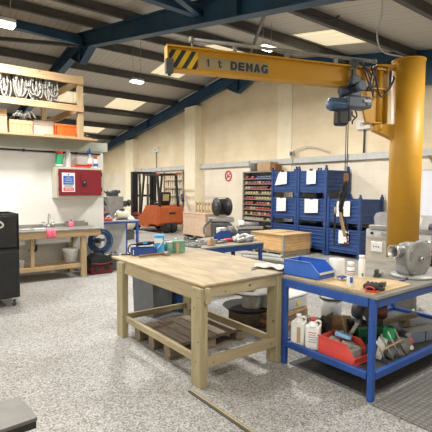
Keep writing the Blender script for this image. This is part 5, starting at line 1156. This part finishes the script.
for q in (0, .028): b.tube([(hx + .045 + q, .045, 2.6), (hx + .045 + q, .045, 1.90)], .0065, 6, smooth=False)
b.done('load_chain', 'darkgrey', t)
# lower end: hook block, chain bundle, pendant
b = B(); b.box((hx + .055, .045, 1.86), (.055, .05, .12), bev=.01); b.done('hook_block', 'brown', t)
b = B(); r = random.Random(8)
for k in range(6): b.tube([(hx + .065 + r.uniform(-.02, .02), .045 + r.uniform(-.02, .02), 1.82), (hx + .085 + r.uniform(-.03, .03), .045 + r.uniform(-.03, .03), 1.65), (hx + .12 + r.uniform(-.035, .03), .045 + r.uniform(-.03, .03), 1.48), (hx + .10 + r.uniform(-.02, .02), .045, 1.33)], .014, 6)
b.done('sling_chains', 'rubber', t)
b = B(); b.tube([(hx + .13, .045, 1.40), (hx + .10, .045, 1.26), (hx + .045, .045, 1.08)], .022, 10); b.done('sling_handle', 'tan', t)
B().tube([(hx + .07, .06, 1.34), (hx + .03, .06, 1.2), (hx + .02, .06, 1.08)], .014, 8).done('sling_strap', 'rubber', t)
B().tube([(hx + .03, .05, 1.10), (hx + .01, .05, 1.02), (hx + .03, .05, .97), (hx + .06, .05, 1.0)], .012, 8).done('hook', 'red', t)
B().tube([(hx + .21, .05, 1.40), (hx + .22, .05, 1.1), (hx + .21, .05, .96)], .012, 8).done('pendant_cable', 'rubber', t)
B().cyl((hx + .21, .05, 1.38), (hx + .21, .05, 1.47), .016).done('pendant_grip', 'wpine_z', t)
B().tube([(hx + .21, .05, 1.47), (hx + .16, .05, 1.62), (hx + .05, .045, 1.75)], .005, 6).done('pendant_cord', 'cable', t)
# spare supply cable drop from the roof to the column top
t = thing('supply_cable', 'thin grey supply cable dropping from the roof to the top of the yellow column', 'cable', (0, 0, 0))
B().tube([(5.40, 3.35, zr(3.35) - .23), (5.42, 3.36, 4.1), (5.36, 3.38, 3.85), (5.40, 3.32, 3.60), (5.55, 3.10, 3.50)], .010, 6).done('cable_run', 'palegrey', t)
t = thing('black_roof_cable', 'black cable looped under the roof above the crane', 'cable', (0, 0, 0))
B().tube([(5.40, 3.4, zr(3.35) - .24), (4.9, 3.55, 4.22), (4.5, 3.75, 4.18), (4.4, 3.95, 4.16), (4.55, 4.02, 4.12), (5.0, 3.9, 4.10), (5.2, 3.9, 4.2)], .014, 7).done('cable_run', 'cable', t)

# ------------------------------------------------------------------ high bay lamps
M['lamp'] = emis('lamp diffuser', (1, .96, .88), 18)
def lamp(x, y, z, label, power, vis=True):
    t = thing('high_bay_lamp', label, 'lamp', (x, y, z), 0, None)
    B().box((0, 0, .05), (.36, .22, .07), bev=.015).done('housing', 'palegrey', t)
    B().box((0, 0, -.004), (.34, .20, .036), bev=.012, seg=2).done('diffuser', 'lamp', t)
    for s in (-1, 1): B().cyl((s * .12, 0, .08), (s * .12, 0, zr(y) - z - .02), .006, n=6).done('hanging_wire', 'grey', t)
    l = bpy.data.lights.new('lamp_light', 'AREA'); l.shape = 'RECTANGLE'; l.size = .5; l.size_y = .4; l.energy = power; l.color = (1, .965, .91); l.spread = math.radians(175)
    o = bpy.data.objects.new('lamp_light', l); C.objects.link(o); o.location = (0, 0, -.03); o.parent = t
PW = 225
lamp(6.25, 6.45, 4.60, 'lit high bay lamp hanging above the yellow jib beam', PW * 1.6)
lamp(5.65, 11.1, 4.72, 'lit high bay lamp hanging near the guard rail post', PW * 1.7)
lamp(1.45, 7.35, 4.22, 'lit high bay lamp at the left edge above the mezzanine rail', PW * .9)
for k, (x, y, w) in enumerate(((1.0, 4.4, .55), (6.3, 1.4, .8), (1.4, .3, .6), (-3.0, 3.0, .8), (-3, 7, .8), (5.8, 16.5, 2.0), (5.8, 21.5, 1.5))):  # added lamps beyond the seen ones, to light foreground and far end
    lamp(x, y, min(4.6, zr(y) - .5), 'extra high bay lamp added for room light, in the %s position of its set' % ordn[k], PW * w)

# ------------------------------------------------------------------ world, camera
w = bpy.data.worlds.new('World'); bpy.context.scene.world = w; w.use_nodes = True
w.node_tree.nodes['Background'].inputs[0].default_value = (.75, .85, 1, 1); w.node_tree.nodes['Background'].inputs[1].default_value = .6
cam = bpy.data.cameras.new('Camera'); co = bpy.data.objects.new('Camera', cam); C.objects.link(co)
cam.sensor_width = 36; cam.sensor_fit = 'HORIZONTAL'; cam.lens = 422.4 / 432 * 36; cam.clip_start = .05; cam.clip_end = 100
yaw, pitch, roll = math.radians(52.48), math.radians(3.68), math.radians(.43)
F = Vector((math.cos(yaw) * math.cos(pitch), math.sin(yaw) * math.cos(pitch), -math.sin(pitch)))
R = Vector((math.sin(yaw), -math.cos(yaw), 0)); U = R.cross(F)
R2 = math.cos(roll) * R + math.sin(roll) * U; U2 = -math.sin(roll) * R + math.cos(roll) * U
co.matrix_world = Matrix(((R2.x, U2.x, -F.x, 0), (R2.y, U2.y, -F.y, 0), (R2.z, U2.z, -F.z, 1.7), (0, 0, 0, 1)))
sc = bpy.context.scene; sc.camera = co
vs = sc.view_settings; vs.view_transform = 'Standard'; vs.look = 'None'; vs.gamma = 1; vs.use_curve_mapping = False; vs.exposure = -0.42
